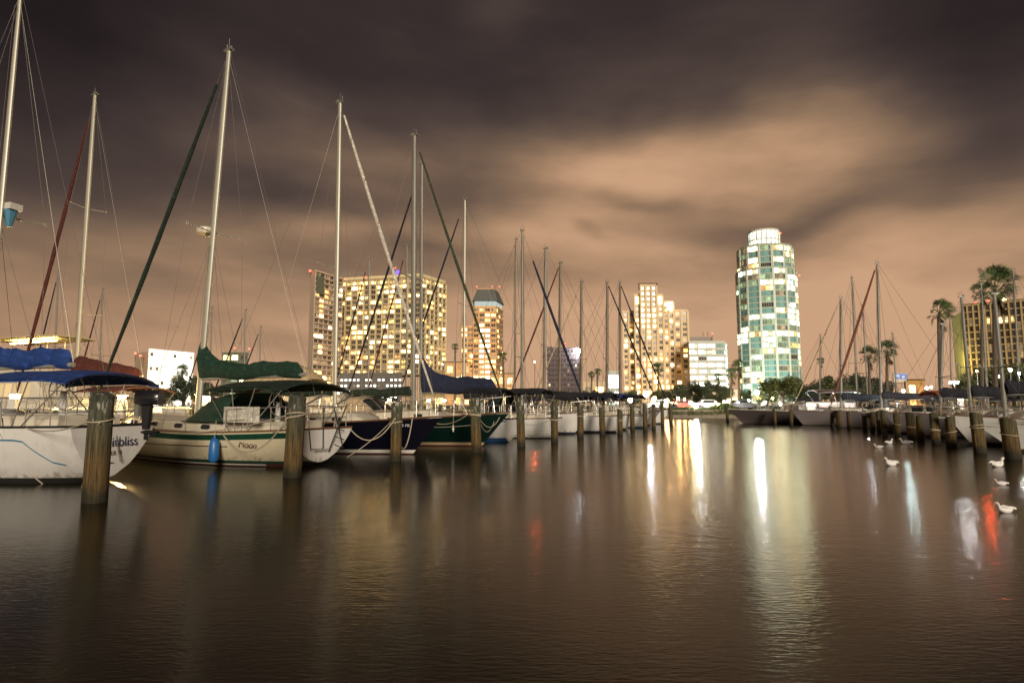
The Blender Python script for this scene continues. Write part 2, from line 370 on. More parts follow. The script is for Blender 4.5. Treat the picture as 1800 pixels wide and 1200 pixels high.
def cabin(root, H, xa, xb, frac, h, m_, ports=3, front=.7, name='cabin', portsize=(.34, .13), windows=False):
    N = 12; rings = []
    for i in range(N + 1):
        x = xa + (xb - xa) * i / N; t = H.t_at(x); wd = H.y(t, H.sh(t)) * frac
        k = min(1, (i / N) / .04 + .6) * min(1, ((1 - i / N) * (xb - xa)) / front + .02)
        hh = h * min(1, k); z0 = H.sh(t) - .03
        half = [(wd, 0), (wd * .95, hh * .72), (wd * .86, hh * .95), (wd * .45, hh * 1.06), (0, hh * 1.1)]
        rings.append([Vector((x, y, z0 + z)) for y, z in half] + [Vector((x, -y, z0 + z)) for y, z in half[-2::-1]])
    b_ = MB(); b_.rings(rings, closed=False)
    n = len(rings[0]); b_.add(rings[0], [tuple(range(n))]); b_.add(rings[-1], [tuple(range(n))])
    o = b_.build(name, m_, root, smooth=True)
    ln = xb - front - xa
    for side in (1, -1):
        for j in range(ports):
            x = xa + ln * (j + .6) / ports; t = H.t_at(x); wd = H.y(t, H.sh(t)) * frac; t2 = H.t_at(x + .2); w2 = H.y(t2, H.sh(t2)) * frac
            c = Vector((x, (wd * .972 + .012) * side, H.sh(t) - .03 + h * .42))
            ax = Vector((.2, (w2 - wd) * side, 0)).normalized(); up = Vector((0, -side * wd * .05, h * .72)).normalized()
            m2 = MB(); sw, shh = portsize
            for sc_, off, mi in ((1.16, 0, 0), (1.0, .012, 1)):
                nn = ax.cross(up); nn = nn if nn.y * side > 0 else -nn
                ring = [c + ax * sw / 2 * sc_ * (abs(math.cos(a)) ** .6) * (1 if math.cos(a) > 0 else -1) + up * shh / 2 * sc_ * (abs(math.sin(a)) ** .6) * (1 if math.sin(a) > 0 else -1) + nn * (off) for a in [2 * PI * q / 14 for q in range(14)]]
                m2.rings([[p - nn * .03 for p in ring], ring], mi)
            m2.build('portlight', [SS, GLS], root)
    return o

def canopy(root, name, H, xa, xb, z, half, m_, arch=.22, sag=.06, frame=SS, valance=.07, legs=None):
    s = MB()
    def fn(a, b_):
        y = (b_ * 2 - 1); x = xa + (xb - xa) * a
        return Vector((x, y * half, z + arch * (1 - abs(y) ** 2.6) - sag * (2 * a - 1) ** 2 * 1.6 + .02 * math.sin(a * 9)))
    s.sheet(fn, .03, 10, 10)
    for e in (0, 1):
        s.rings([[fn(a / 8, e) for a in range(9)], [fn(a / 8, e) - Vector((0, 0, valance)) for a in range(9)]], closed=False, caps=False)
    o = s.build(name, m_, root, smooth=True)
    f = MB(); base_x = (xa + xb) / 2
    for q in (legs or (.03, .35, .65, .97)):
        top = [fn(q, j / 8) - Vector((0, 0, .04)) for j in range(9)]
        t = H.t_at(base_x); zb = H.sh(t); yb = H.y(t, zb) * .93
        f.tube([Vector((base_x + (q - .5) * .7, -yb, zb))] + top + [Vector((base_x + (q - .5) * .7, yb, zb))], .014, 5)
    f.build('canopy_frame', frame, o)
    return o

def sail_cover(root, xm, z, ln, m_, h0=.5, h1=.16, peak=.0, wd=.15, droop=0.0):
    N = 22; rings = []
    for i in range(N + 1):
        q = i / N; x = xm - .06 - ln * q
        hh = h1 + (h0 - h1) * (1 - q) + peak * math.exp(-q * ln / .42) + .025 * math.sin(q * 23) + .012 * math.sin(q * 61)
        ww = wd * (1 - .45 * q) * (1 + .1 * math.sin(q * 31)); zc = z - droop * math.sin(q * PI) + .03 * math.sin(q * 11)
        if i == N: hh *= .5; ww *= .5
        rings.append([Vector((x + (.04 * math.sin(a * 2)), ww * math.cos(a) * (1 - .45 * max(0, math.sin(a))), zc - .10 + (hh + .10) * (.5 + .5 * math.sin(a)))) for a in [2 * PI * k / 12 for k in range(12)]])
    b_ = MB(); b_.rings(rings); return b_.build('sail_cover', m_, root, smooth=True)

def rig(root, H, mx, zt, rake, r=.075, m_=None, spr=(.5,), sw=.9, boom=None, jib=None, back=True, wr=.006, radar=None, top=True, lean=0.0, boom_z=None):
    m_ = m_ or ALU; t = H.t_at(mx); zb = H.sh(t) + .1
    A = lambda q: Vector((mx + rake * q, lean * q, zb + (zt - zb) * q))
    b_ = MB(); b_.tube([A(0), A(.5), A(.8), A(1)], [r, r, r * .92, r * .72], 10, flat=.75)
    mast = b_.build('mast', m_, root, smooth=True)
    if top:
        b_ = MB(); b_.box(A(1) + Vector((0, 0, .03)), (r * 3.0, r * 1.2, .06)); b_.tube([A(1), A(1) + Vector((-.03, .03, .42))], .005, 4)
        b_.tube([A(1) + Vector((.1, 0, .05)), A(1) + Vector((.1, 0, .25))], .01, 4); b_.tube([A(1) + Vector((-.02, 0, .25)), A(1) + Vector((.16, 0, .25))], .007, 4)
        b_.lathe(A(1) + Vector((-.1, 0, .06)), [(.04, 0), (.045, .06), (.02, .1)], 8)
        b_.build('masthead', ALUD, mast)
    wires = MB()
    chain = (H.t_at(mx))
    for side in (1, -1):
        zc = H.sh(chain); foot = Vector((mx - .1, H.y(chain, zc) * .93 * side, zc)); prev = foot
        for q in spr:
            tip = A(q) + Vector((-.12, side * sw * (1 - .25 * (q - .5)), .06)); s = MB()
            s.tube([A(q), tip], [.028, .018], 6, flat=.6); s.box(tip, (.05, .06, .08)); s.build('spreader', m_, mast)
            wires.tube([prev, tip], wr, 4); prev = tip
        wires.tube([prev, A(.985)], wr, 4)
        lo = A(spr[0]) - Vector((0, 0, .1))
        for dx in (.55, -.6): wires.tube([Vector((mx + dx, foot.y, zc)), lo], wr, 4)
        wires.tube([A(.97) + Vector((.09, .05 * side, 0)), A(.02) + Vector((.16, .09 * side, 0))], wr * .8, 4)
    bow = Vector((H.x(1, H.Fb) - .08, 0, H.Fb + .05)); stern = H.edge(0, 0, .05)
    st = A(.985) + Vector((.07, 0, 0))
    if back: wires.tube([A(.99) + Vector((-.1, 0, 0)), stern], wr, 4)
    wires.tube([st, bow], wr, 4)
    wires.build('standing_rigging', WIRE, root)
    if jib:
        jm, jr, j0, j1 = jib; s = MB(); N = 24; path = []; rs = []
        for i in range(N + 1):
            q = i / N; qq = j0 + (j1 - j0) * q; path.append(bow.lerp(st, qq) - Vector((0, 0, .10 * math.sin(PI * qq))))
            rs.append(jr * (.55 + .75 * math.sin(PI * min(1, (1 - q) * .9 + .08)) ** .8) * (1 + .08 * math.sin(i * 2.1)))
        rs[0] *= .6; s.tube(path, rs, 8); o = s.build('furled_jib', jm, root, smooth=True)
        d = MB(); d.lathe(bow + Vector((0, 0, .12)), [(.09, 0), (.09, .03), (.05, .04), (.05, .12), (.09, .13), (.09, .16)], 10); d.build('furling_drum', BLACKP, o)
    bz = boom_z or zb + .95
    if boom:
        ln, cm, kw = boom; s = MB(); s.tube([Vector((mx - .08, 0, bz - .06)), Vector((mx - ln, 0, bz - .02))], .06, 8); s.tube([Vector((mx - ln, 0, bz)), A(.985)], wr * .9, 4)
        s.build('boom', m_, root, smooth=True)
        if cm: sail_cover(root, mx, bz, ln * .95, cm, **kw)
    if radar:
        q, off = radar; p = A(q) + Vector(off); s = MB(); s.lathe(p, [(.05, -.14), (.27, -.12), (.31, -.02), (.29, .06), (.17, .12), (.02, .14)], 14)
        s.build('radar_dome', CAB, mast, smooth=True); s = MB(); s.box((A(q) + p) / 2 - Vector((0, 0, .13)), (abs(off[0]) + .05, abs(off[1]) + .12, .04)); s.build('radar_bracket', ALUD, mast)
    return A

def rails(root, H, each=True, n=7, h=.62):
    ts = [.06 + .84 * i / (n - 1) for i in range(n)]; line = MB(); allst = MB()
    for side in (1, -1):
        tops = []
        for t in ts:
            p = H.edge(t, .965, 0, side); q = p + Vector((0, .02 * side, h)); tops.append(q)
            s = MB(); s.tube([p, q], .013, 6); s.lathe(p, [(.035, 0), (.03, .03)], 6)
            s.build('stanchion', SS, root)
        for f in (1.0, .52):
            line.tube([H.edge(t, .965, h * f, side) for t in ts], .006, 4)
    if False: allst.build('stanchion', SS, root)
    line.build('lifeline', WIRE, root)
    s = MB()       # bow pulpit
    a = [H.edge(.90, .97, 0, -1), H.edge(.92, .97, h, -1), H.edge(.985, .97, h + .02, -1), Vector((H.x(1, H.Fb) + .05, 0, H.Fb + h + .03)), H.edge(.985, .97, h + .02, 1), H.edge(.92, .97, h, 1), H.edge(.90, .97, 0, 1)]
    s.tube(a, .015, 6)
    for sd_ in (1, -1): s.tube([H.edge(.985, .9, 0, sd_), H.edge(.985, .97, h + .02, sd_)], .013, 6)
    s.build('bow_pulpit', SS, root)
    s = MB()       # stern rail
    for hh in (h, h * .5):
        s.tube([H.edge(.13, .965, hh, -1), H.edge(.02, .95, hh, -1), H.edge(.0, .5, hh, -1), H.edge(0, .5, hh, 1), H.edge(.02, .95, hh, 1), H.edge(.13, .965, hh, 1)], .014, 6)
    for t, f in ((.13, .965), (.02, .95), (0, .45)):
        for sd_ in (1, -1): s.tube([H.edge(t, f, 0, sd_), H.edge(t, f, h, sd_)], .013, 6)
    s.build('stern_rail', SS, root)

def cockpit(root, H, xa, xb, wheel=True, m_=None):
    c = MB()
    for side in (1, -1):
        pts = [H.t_at(xa + (xb - xa) * i / 5) for i in range(6)]
        ring = []
        for t in pts:
            e = H.edge(t, .66, -.03, side); ring.append([e + Vector((0, 0, 0)), e + Vector((0, -.03 * side, .27)), e + Vector((0, -.13 * side, .29)), e + Vector((0, -.2 * side, 0))])
        c.rings(ring)
    a, b_ = H.t_at(xa), H.t_at(xb)
    c.box((xa + .08, 0, H.sh(a) + .11), (.14, H.y(a, H.sh(a)) * 1.25, .26))
    c.build('cockpit_coaming', m_ or CAB, root)
    s = MB(); s.box(((xa + xb) / 2, 0, H.sh(a) + .03), (xb - xa - .3, H.y(b_, H.sh(b_)) * 1.0, .03)); s.build('cockpit_sole', COCK, root)
    if wheel:
        x = xa + .75; z = H.sh(a) + .78; s = MB(); r = .42
        s.tube([Vector((x, r * math.cos(2 * PI * k / 20), z + r * math.sin(2 * PI * k / 20))) for k in range(21)], .014, 6, caps=False)
        for k in range(6): s.tube([Vector((x, 0, z)), Vector((x, r * math.cos(PI * k / 3), z + r * math.sin(PI * k / 3)))], .008, 4)
        w_ = s.build('steering_wheel', SS, root)
        s = MB(); s.tube([(x + .1, 0, H.sh(a)), (x + .1, 0, z)], [.09, .06], 8); s.tube([(x + .12, -.14, z - .1), (x + .15, -.14, z + .2), (x + .15, .14, z + .2), (x + .12, .14, z - .1)], .012, 5); s.build('steering_pedestal', CABW, root)
    return

def dodger(root, H, xa, xb, half, h, m_, z=None):
    t = H.t_at(xa); z0 = (z or H.sh(t) + .3); s = MB()
    def fn(a, b_):
        y = b_ * 2 - 1; k = math.sin(HP * min(1, a * 1.25)); e = 1 - abs(y) ** 4
        return Vector((xb - (xb - xa) * a, half * y * (1 if abs(y) < .99 else 1), z0 + h * k * (e ** .5)))
    s.sheet(fn, .03, 10, 16); o = s.build('dodger', m_, root, smooth=True)
    g = MB()
    for y0, y1 in ((.12, .38), (.42, .60), (.64, .88)):
        g.grid(lambda a, b_: fn(.12 + .42 * a, y0 + (y1 - y0) * b_) + Vector((.025, 0, .02)), 4, 4)
    g.build('dodger_window', GLS, o)
    return o

def place(px, D, heading, mx):
    h = math.radians(heading); x = X(px, D)
    return Vector((x - mx * math.cos(h), D - mx * math.sin(h), 0)), h

def sailboat(label, px, D, heading, top, L=10, B=3.1, mx=0.0, Fs=1.0, Fm=.9, Fb=1.2, mats=None, detail=1, rail_mat=None, stripe=.17,
             spr=(.5,), sw=.9, boom=None, jib=None, canvas=None, dodg=None, cab=None, cab_m=None, ports=3, r=.075, mast_m=None, group=None, radar=None, wr=None,
             ob=.9, os_=.25, low=.02, boom_z=None, boot=(.05, .13), bs=.62, transom=None):
    loc, h = place(px, D, heading, mx); root = thing('sailboat', label, 'sailboat', loc, h, group)
    H = Hull(L, B, Fs, Fm, Fb, ob, os_, bs, low)
    hull_parts(root, H, mats or [BOTK, STB, HW, STB], stripe=stripe, boot=boot, rail_mat=rail_mat, transom=transom)
    pt = P(top[0], top[1], D); rake = (pt.x - X(px, D)) / math.cos(h)
    rake = max(-.7, min(.7, rake)) if mx is not None else 0
    cab = cab or (-.10 * L, .25 * L)
    cabin(root, H, cab[0], cab[1], .60, .38, cab_m or CAB, ports)
    if detail: cockpit(root, H, -.42 * L, cab[0] - .1, wheel=detail > 0)
    rig(root, H, mx, pt.z, rake, r=r, m_=mast_m, spr=spr, sw=sw, boom=boom, jib=jib, radar=radar, wr=wr or max(.006, D * .00022), boom_z=boom_z)
    if detail: rails(root, H, each=detail > 1)
    if canvas:
        xa, xb, z, half, m_ = canvas; canopy(root, 'bimini', H, xa, xb, z, half, m_)
    if dodg: dodger(root, H, *dodg)
    s = MB(); s.box((.33 * L, 0, H.sh(.83) + .06), (.45, .45, .06)); s.build('deck_hatch', GLS, root)
    return root, H

def motor_yacht(label, px, D, heading, L=10, B=3.4, F=(1.1, 1.1, 1.5), mats=None, house=(-.30, .20), hh=1.15, house_m=None, upper=None, canvas=None, arch=False, group=None, glow=None, frac=.78, ob=1.2, boom=None, xo=None):
    h = math.radians(heading); x = X(px, D); mx = L / 2 if xo is None else xo
    loc = Vector((x - mx * math.cos(h), D - mx * math.sin(h), 0))
    root = thing('motor_yacht', label, 'motor boat', loc, h, group); H = Hull(L, B, F[0], F[1], F[2], ob, .1, .85, -.2)
    hull_parts(root, H, mats or [BOTK, STN, HW, HW], rail_mat=STW, stripe=.10)
    xa, xb = house[0] * L, house[1] * L; N = 8; rings = []; t0 = H.t_at(xa); z0 = H.sh(t0) - .05
    for i in range(N + 1):
        q = i / N; xx = xa + (xb - xa) * q; t = H.t_at(xx); wd = H.y(t, H.sh(t)) * frac; k = 1 if q < .78 else 1 - ((q - .78) / .22) ** 1.3 * .88
        rings.append([Vector((xx + (.25 if k < 1 else 0) * 0, y * wd, z0 + z * hh * k)) for y, z in ((1, 0), (.9, .9), (.8, 1), (-.8, 1), (-.9, .9), (-1, 0))])
    b_ = MB(); b_.rings(rings, closed=False); b_.add(rings[0], [tuple(range(6))]); b_.add(rings[-1], [tuple(range(6))])
    b_.build('deckhouse', house_m or CABW, root)
    nw = max(3, int((xb - xa) * .75 / .8))
    for side in (1, -1):
        for j in range(nw):
            q0 = (j + .12) / nw * .78; q1 = (j + .88) / nw * .78; vs = []
            for q, zz in ((q0, .45), (q1, .45), (q1, .82), (q0, .82)):
                xx = xa + (xb - xa) * q; t = H.t_at(xx); wd = H.y(t, H.sh(t)) * frac; vs.append(Vector((xx, side * (wd * (1 - .111 * zz) + .012), z0 + zz * hh)))
            g = MB(); g.add(vs + [p - Vector((0, side * .03, 0)) for p in vs], [(0, 1, 2, 3), (7, 6, 5, 4), (0, 4, 5, 1), (1, 5, 6, 2), (2, 6, 7, 3), (3, 7, 4, 0)]); g.build('cabin_window', glow or GLS, root)
    zt = z0 + hh
    if upper:
        uz, ulen, um, ug = upper; s = MB(); xm = (xa + xb) / 2 - .1 * L
        s.box((xm, 0, zt + .25), (ulen, B * .62, .5)); s.build('flybridge', house_m or CABW, root)
        s = MB()
        for sx in (-1, -.33, .33, 1):
            for sy in (-1, 1): s.tube([(xm + sx * ulen * .48, sy * B * .33, zt + .4), (xm + sx * ulen * .5, sy * B * .34, zt + uz)], .03, 6)
        s.build('canopy_post', SS, root)
        s = MB(); s.sheet(lambda a, c: Vector((xm - ulen * .62 + ulen * 1.24 * a, (c * 2 - 1) * B * .42, zt + uz + .12 * (1 - (2 * c - 1) ** 2))), .08, 6, 6); s.build('hardtop', um, root, smooth=True)
        if ug:
            s = MB(); s.box((xm, 0, zt + uz - .14), (ulen * .8, .22, .05)); s.build('ceiling_light', ug, root)
    if arch:
        s = MB(); xm = xa + .6
        s.tube([(xm - .5, -B * .4, z0), (xm, -B * .36, zt + .5), (xm, B * .36, zt + .5), (xm - .5, B * .4, z0)], .06, 8); s.build('radar_arch', house_m or CABW, root, smooth=True)
    if canvas: canopy(root, 'bimini', H, canvas[0], canvas[1], canvas[2], B * .4, canvas[3])
    s = MB()
    for side in (1, -1):
        tp = [H.edge(t, .93, .55, side) for t in (.45, .58, .7, .82, .92, .99)]
        s.tube(tp, .014, 5)
        for q, t in enumerate((.45, .58, .7, .82, .92, .99)): s.tube([H.edge(t, .93, 0, side), tp[q]], .012, 5)
    s.build('deck_rail', SS, root)
    return root, H

# --- first boat, far left, stern towards the channel
b1, H1 = sailboat('white sailboat with blue stripe, blue bimini and lettered transom at far left', -30, 14.4, 165, (36, -10), L=8.8, B=2.9, mx=-.36,
    Fs=1.22, Fm=1.2, Fb=1.4, mats=[BOTK, BOTK, HW, HW], detail=2, rail_mat=STK, stripe=.1, spr=(.46,), sw=1.0,
    boom=(2.7, CB, dict(h0=.42, h1=.34)), canvas=(-4.35, -1.4, 2.25, 1.15, CB), boom_z=2.62, low=.10, bs=.74, os_=.15, cab_m=CABW, jib=(CBD, .06, .06, .9), group=None)
s = MB()        # blue cove stripe on both sides, dropping towards the stern
for side in (1, -1):
    for a, c in (((.10, .02), (.20, -.34)), ((.20, -.34), (.235, -.42))): pass
    pts = [(.045, .42), (.075, .48), (.11, .72), (.135, .92), (.16, .95), (.9, .99)]
    path = []
    for k in range(len(pts) - 1):
        for q in range(12 if k == 4 else 4):
            f = q / (12 if k == 4 else 4); path.append((pts[k][0] + (pts[k + 1][0] - pts[k][0]) * f, pts[k][1] + (pts[k + 1][1] - pts[k][1]) * f))
    up = [H1.pt(t, z + .018, side) + Vector((0, .006 * side, 0)) for t, z in path]; dn = [H1.pt(t, z - .018, side) + Vector((0, .006 * side, 0)) for t, z in path]
    s.rings([up, dn], closed=False, caps=False)
s.build('cove_stripe', STB, b1)
xs = lambda H, z: H.x(0, z)
TM = lambda H, y, z: basis((0, -1, 0), (0, 0, 1), (xs(H, z) - .012, y, z))
text('name_lettering', 'itbliss', .30, b1, TM(H1, -.30, .86), INK)
text('port_lettering', 'STER M', .13, b1, TM(H1, -.05, .62), INKG)
s = MB(); s.tube([(xs(H1, .8) - .03, -.05, 1.0), (xs(H1, .6) - .05, -.2, .42)], .014, 5); s.tube([(xs(H1, .4) - .03, .55, .42), (xs(H1, .4) - .03, -.05, .42)], .014, 5); s.tube([(xs(H1, .8) - .03, .55, 1.0), (xs(H1, .6) - .04, .55, .42)], .014, 5)
s.build('boarding_ladder', SS, b1)
s = MB(); s.box((-.42, -.18, 6.60), (.40, .30, .16)); s.lathe((-.42, -.18, 6.10), [(.06, 0), (.17, .42)], 10, mi=1); s.build('radar_reflector', [STW, STB], b1)

# outboard motor hung on its stern rail
def outboard(label, loc, rz, cowl, group=None):
    o = thing('outboard_motor', label, 'outboard motor', loc, rz, group)
    s = MB(); N = 8
    s.rings([[Vector((x * .30 + .02, y * w_, z)) for x, y in ((-1, .7), (-.7, 1), (.8, .9), (1.05, .5), (1.05, -.5), (.8, -.9), (-.7, -1), (-1, -.7))] for w_, z in ((.10, .42), (.16, .46), (.17, .60), (.14, .70), (.07, .74))])
    s.build('cowling', cowl, o, smooth=True)
    s = MB(); s.rings([[Vector((x, y, z)) for x, y in ((-a, -.05), (-a, .05), (a * .8, .045), (a * .8, -.045))] for a, z in ((.13, .43), (.10, .1), (.07, -.12))]); s.lathe((.02, 0, -.18), [(.02, -.16), (.05, -.05), (.05, .1), (.02, .2)], 8, M=Matrix.Rotation(HP, 3, 'Y')); s.box((.0, 0, -.25), (.12, .012, .2)); s.build('shaft', STK, o)
    s = MB(); s.box((-.2, 0, .3), (.12, .22, .26)); s.tube([(-.1, 0, .5), (-.55, .06, .58)], .02, 6); s.build('bracket', ALUD, o)
    s = MB()
    for k in range(3): s.box(Vector((.24, 0, -.18)) + Matrix.Rotation(k * 2 * PI / 3, 3, 'X') @ Vector((0, .06, 0)), (.012, .11, .05), M=Matrix.Rotation(k * 2 * PI / 3, 3, 'X') @ Matrix.Rotation(.5, 3, 'Y'))
    s.build('propeller', STK, o)
p = P(258, 745, 13.4); outboard('black outboard motor clamped to stern rail of lettered white sailboat', (p.x, p.y, p.z), math.radians(-15), BLACKP)

# --- second boat: cream hull, green canvas
b2, H2 = sailboat('cream sailboat with green sail cover, bimini and sheer stripe', 348, 18.9, 154, (409, 98), L=11.0, B=3.5, mx=-.3,
    Fs=1.02, Fm=.92, Fb=1.25, mats=[BOTR, STG, HC, STG], detail=2, stripe=.15, spr=(.50,), sw=1.0, boom=(4.5, CG, dict(h0=.42, h1=.36, peak=.78, wd=.17)),
    jib=(CGD, .058, .05, .93), canvas=(-5.3, -2.3, 2.17, 1.25, CGD), dodg=(-3.0, -1.1, 1.12, .80, CG), ports=4, r=.115, radar=(.50, (.34, 0, .12)), boom_z=2.55, low=.12, bs=.70, os_=.10, transom=HW, boot=(.10, .17), cab=(-2.7, 2.7))
s = MB()
for side in (1, -1):
    for z, hgt in ((.56, .014), (.055, .018)):
        ts = [.02 + .80 * i / 30 for i in range(31)] if z > .3 else [.12 + .82 * i / 30 for i in range(31)]
        if z > .3: ts = [.20 + .72 * i / 30 for i in range(31)]
        s.rings([[H2.pt(t, z + hgt, side) + Vector((0, .007 * side, 0)) for t in ts], [H2.pt(t, z - hgt, side) + Vector((0, .007 * side, 0)) for t in ts]], closed=False, caps=False, mi=0 if z > .3 else 1)
s.build('cove_stripe', [INKB, STW], b2)
t_ = .135; pz = H2.pt(t_, .62, 1); tan = (H2.pt(t_ - .03, .60, 1) - pz)
text('side_lettering', 'Moon', .23, b2, basis(tan, (0, 0, 1), pz + Vector((0, .02, 0))), INKB, shear=.3)
text('port_lettering', 'BANSHEE', .12, b2, TM(H2, -.02, .42), INKG, shear=.1)
s = MB(); s.tube([(xs(H2, .9) - .05, .55 - .0, 1.0), (xs(H2, .5) - .12, .5, .5), (xs(H2, .5) - .12, .05, .5), (xs(H2, .9) - .05, .05, 1.6)], .016, 5)
for q in range(4): s.tube([(xs(H2, .9) - .1, -.75, .45 + .25 * q), (xs(H2, .9) - .35, -.1, .6 + .22 * q)], .014, 5)
s.tube([(xs(H2, .9) - .05, -.2, .4), (xs(H2, .9) - .4, -.5, 1.7)], .02, 5); s.tube([(xs(H2, .9) - .05, -.8, .4), (xs(H2, .9) - .3, -.1, 1.6)], .016, 5)
s.build('wind_vane', STK, b2)
s = MB()
for sy in (-.55, .6): s.tube([(xs(H2, 1) + .1, sy, 1.0), (xs(H2, 1) + .02, sy, 1.7), (xs(H2, 1) - .55, sy, 1.95)], .028, 6)
s.build('davit', SS, b2)
s = MB(); s.box((xs(H2, 1) + .25, .75, 1.62), (.35, .22, .2)); s.tube([(xs(H2, 1) + .25, .75, 1.0), (xs(H2, 1) + .25, .75, 1.55)], .012, 5); s.build('barbecue', SS, b2)
s = MB(); s.box((-3.9, 1.36, 1.42), (1.35, .02, .42)); s.build('spray_cloth', CW, b2)

# --- third boat: navy hull, bow towards the channel
b3, H3 = sailboat('navy blue sailboat with pale furled jib, bow towards channel', 588, 21.6, -20, (597, 180), L=10.2, B=3.2, mx=.8,
    Fs=1.0, Fm=.95, Fb=1.28, mats=[BOTR, STW, HN, HN], detail=2, spr=(.46,), boom=(3.6, CGD, dict(h0=.3, h1=.2)), jib=(CW, .050, .06, .97), dodg=(-2.2, -.8, 1.0, .6, CGD), r=.10, canvas=(-4.6, -2.3, 2.2, 1.2, CGD), boot=(.05, .16), ob=1.1)
t_ = .905; pz = H3.pt(t_, 1.0, -1); tan = (H3.pt(t_ + .03, .98, -1) - pz)
text('registration_lettering', 'FL 3025 FR', .15, b3, basis(tan, (0, 0, 1), pz + Vector((0, -.02, 0))), INKW)

# --- fourth boat: dark green hull
b4, H4 = sailboat('dark green sailboat with cream boot stripe and green furled jib', 726, 25.5, -20, (728, 238), L=10.4, B=3.2, mx=.84,
    Fs=1.0, Fm=.97, Fb=1.36, mats=[BOTR, STC, HGR, HGR], detail=2, spr=(.48,), boom=(3.4, CGD, dict(h0=.3, h1=.2)), jib=(CGY, .048, .04, .95), r=.125, mast_m=ALUD, boot=(.05, .16), ob=1.2, dodg=(-1.8, -.4, 1.1, .75, CT))

# --- fifth boat: white and blue, stern towards the channel
sailboat('white sailboat with navy sail cover, blue bottom, behind green hull', 740, 29.3, 155, (741, 288), L=10, B=2.9, mx=0.0,
    Fs=1.03, Fm=.98, Fb=1.25, mats=[BOTB, BOTB, HW, STB], detail=2, stripe=.06, spr=(.5,), boom=(4.2, CBD, dict(h0=.85, h1=.55, peak=.9, wd=.2)), canvas=(-4.7, -2.6, 2.25, 1.1, CN), r=.10, mast_m=ALUD, boot=(.10, .2), jib=(CN, .045, .05, .92), boom_z=2.3, rail_mat=STK)
sailboat('white sailboat with black dodger and teak trim, sixth from left', 815, 32.3, 155, (817, 352), L=10, B=3.0, mx=.3,
    Fs=1.0, Fm=.95, Fb=1.25, mats=[BOTK, HW, HW, HW], detail=1, spr=(.5,), boom=(3.2, CK, dict(h0=.35, h1=.2)), canvas=(-4.6, -2.4, 2.3, 1.1, CK), dodg=(-2.3, -.9, 1.1, .8, CGD), r=.08, jib=(CN, .042, .05, .93))
sailboat('white sailboat with bright blue furled jib', 917, 35.0, -20, (918, 406), L=9.6, B=3.0, mx=.8,
    Fs=1.0, Fm=.95, Fb=1.25, mats=[BOTK, STN, HW, HW], detail=1, boom=(3.2, CK, dict(h0=.4, h1=.25)), jib=(CBD, .062, .04, .84), r=.08, mast_m=ALUD, spr=(.3,))
LG = 'sailboats in the far half of the left row'
far_left = [  # px, D, heading, top, canvas, jib, label
    (956, 37.8, 155, (959, 438), CK, None, 'white sailboat with bare mast, black canvas and no furled jib'),
    (983, 41.4, 155, (985, 463), CK, CM, 'white sailboat with dark red furled jib sloping down leftwards'),
    (1021, 44.9, 155, (1022, 496), CN, CT, 'white sailboat with tan furled jib, behind dark red jib boat'),
    (1066, 48.4, -20, (1067, 497), CK, CN, 'white sailboat, second last mast of left row, jib to the right'),
    (1089, 51.9, -20, (1089, 497), CN, CN, 'white sailboat at far end of left row, last of its masts')]
for k, (px, D, hd, tp, cv, jb, lab) in enumerate(far_left):
    sailboat(lab, px, D, hd, tp, L=9.2, B=2.9, mx=.3, Fs=1.0, Fm=.95, Fb=1.25, mats=[BOTK, [STN, BOTK, STB, STN, BOTK][k], [HW, HW, HW, HG, HW][k], [HW, HW, STN, STK, HW][k]], detail=1, stripe=.08,
        boom=(3.3, cv, dict(h0=.5, h1=.3)), jib=(jb, .05, .04, .985) if jb else None, r=.10, mast_m=mat('bronze_mast', (.15, .125, .085), .5, metal=.2) if k > 0 else ALUD, canvas=(-4.3, -2.2, 2.2, 1.05, [CK, CB, CN, CBD, CK][k]), group=LG, spr=(.4,), sw=.8)

# --- second row beyond the left dock
b_r, HR = sailboat('tall sailboat with maroon sail cover and maroon furled jib behind dock', 130, 30, 155, (165, 166), L=11.5, B=3.6, mx=.2,
    Fs=1.1, Fm=1.05, Fb=1.4, mats=[BOTK, STW, HRED, HRED], detail=1, spr=(.30, .63), sw=.9, boom=(5.2, CM, dict(h0=1.1, h1=.35, wd=.32)), jib=(CM, .075, .05, .93), r=.14, boom_z=3.0, canvas=(-5.4, -2.2, 2.35, 1.4, CM))
R2 = 'bare masted sailboats moored beyond the left dock'
row2 = [(93, 52, (95, 474)), (173, 54, (178, 508)), (428, 48, (431, 545)), (647, 50, (648, 455)), (714, 47, (715, 432)), (905, 46, (907, 421)), (368, 60, (372, 540)), (455, 62, (458, 575))]
l2 = ['thin mast sailboat beyond dock, leftmost of the short masts', 'thin mast sailboat beyond dock, between maroon boat and white hotel', 'small sailboat beyond dock, mast above green sail cover', 'sailboat beyond dock, mast in front of wide apartment block',
      'sailboat beyond dock, mast just left of two grey masts', 'sailboat beyond dock, pale mast touching blue jib mast', 'faint short masted sailboat beyond dock, beside tall cream mast', 'faint distant sailboat beyond dock, left of tan canvas boat']
for (px, D, tp), lab in zip(row2, l2):
    sailboat(lab, px, D, 155, tp, L=9, B=2.9, mx=.2, detail=0, mats=[BOTK, STN, HW, HW], boom=(3.1, random.choice([CN, CT, CGD]), dict(h0=.35, h1=.2)), jib=(random.choice([CK, CN, CM]), .05, .04, .93) if px < 800 else None, r=.07, mast_m=ALUD, group=R2, spr=(.45,), sw=.8)
YL = lit('warm_ceiling_light', (1, .72, .25), 45, 0, sampled=True)
YW = lit('warm_cabin_glow', (1, .68, .28), 1.3, .5)
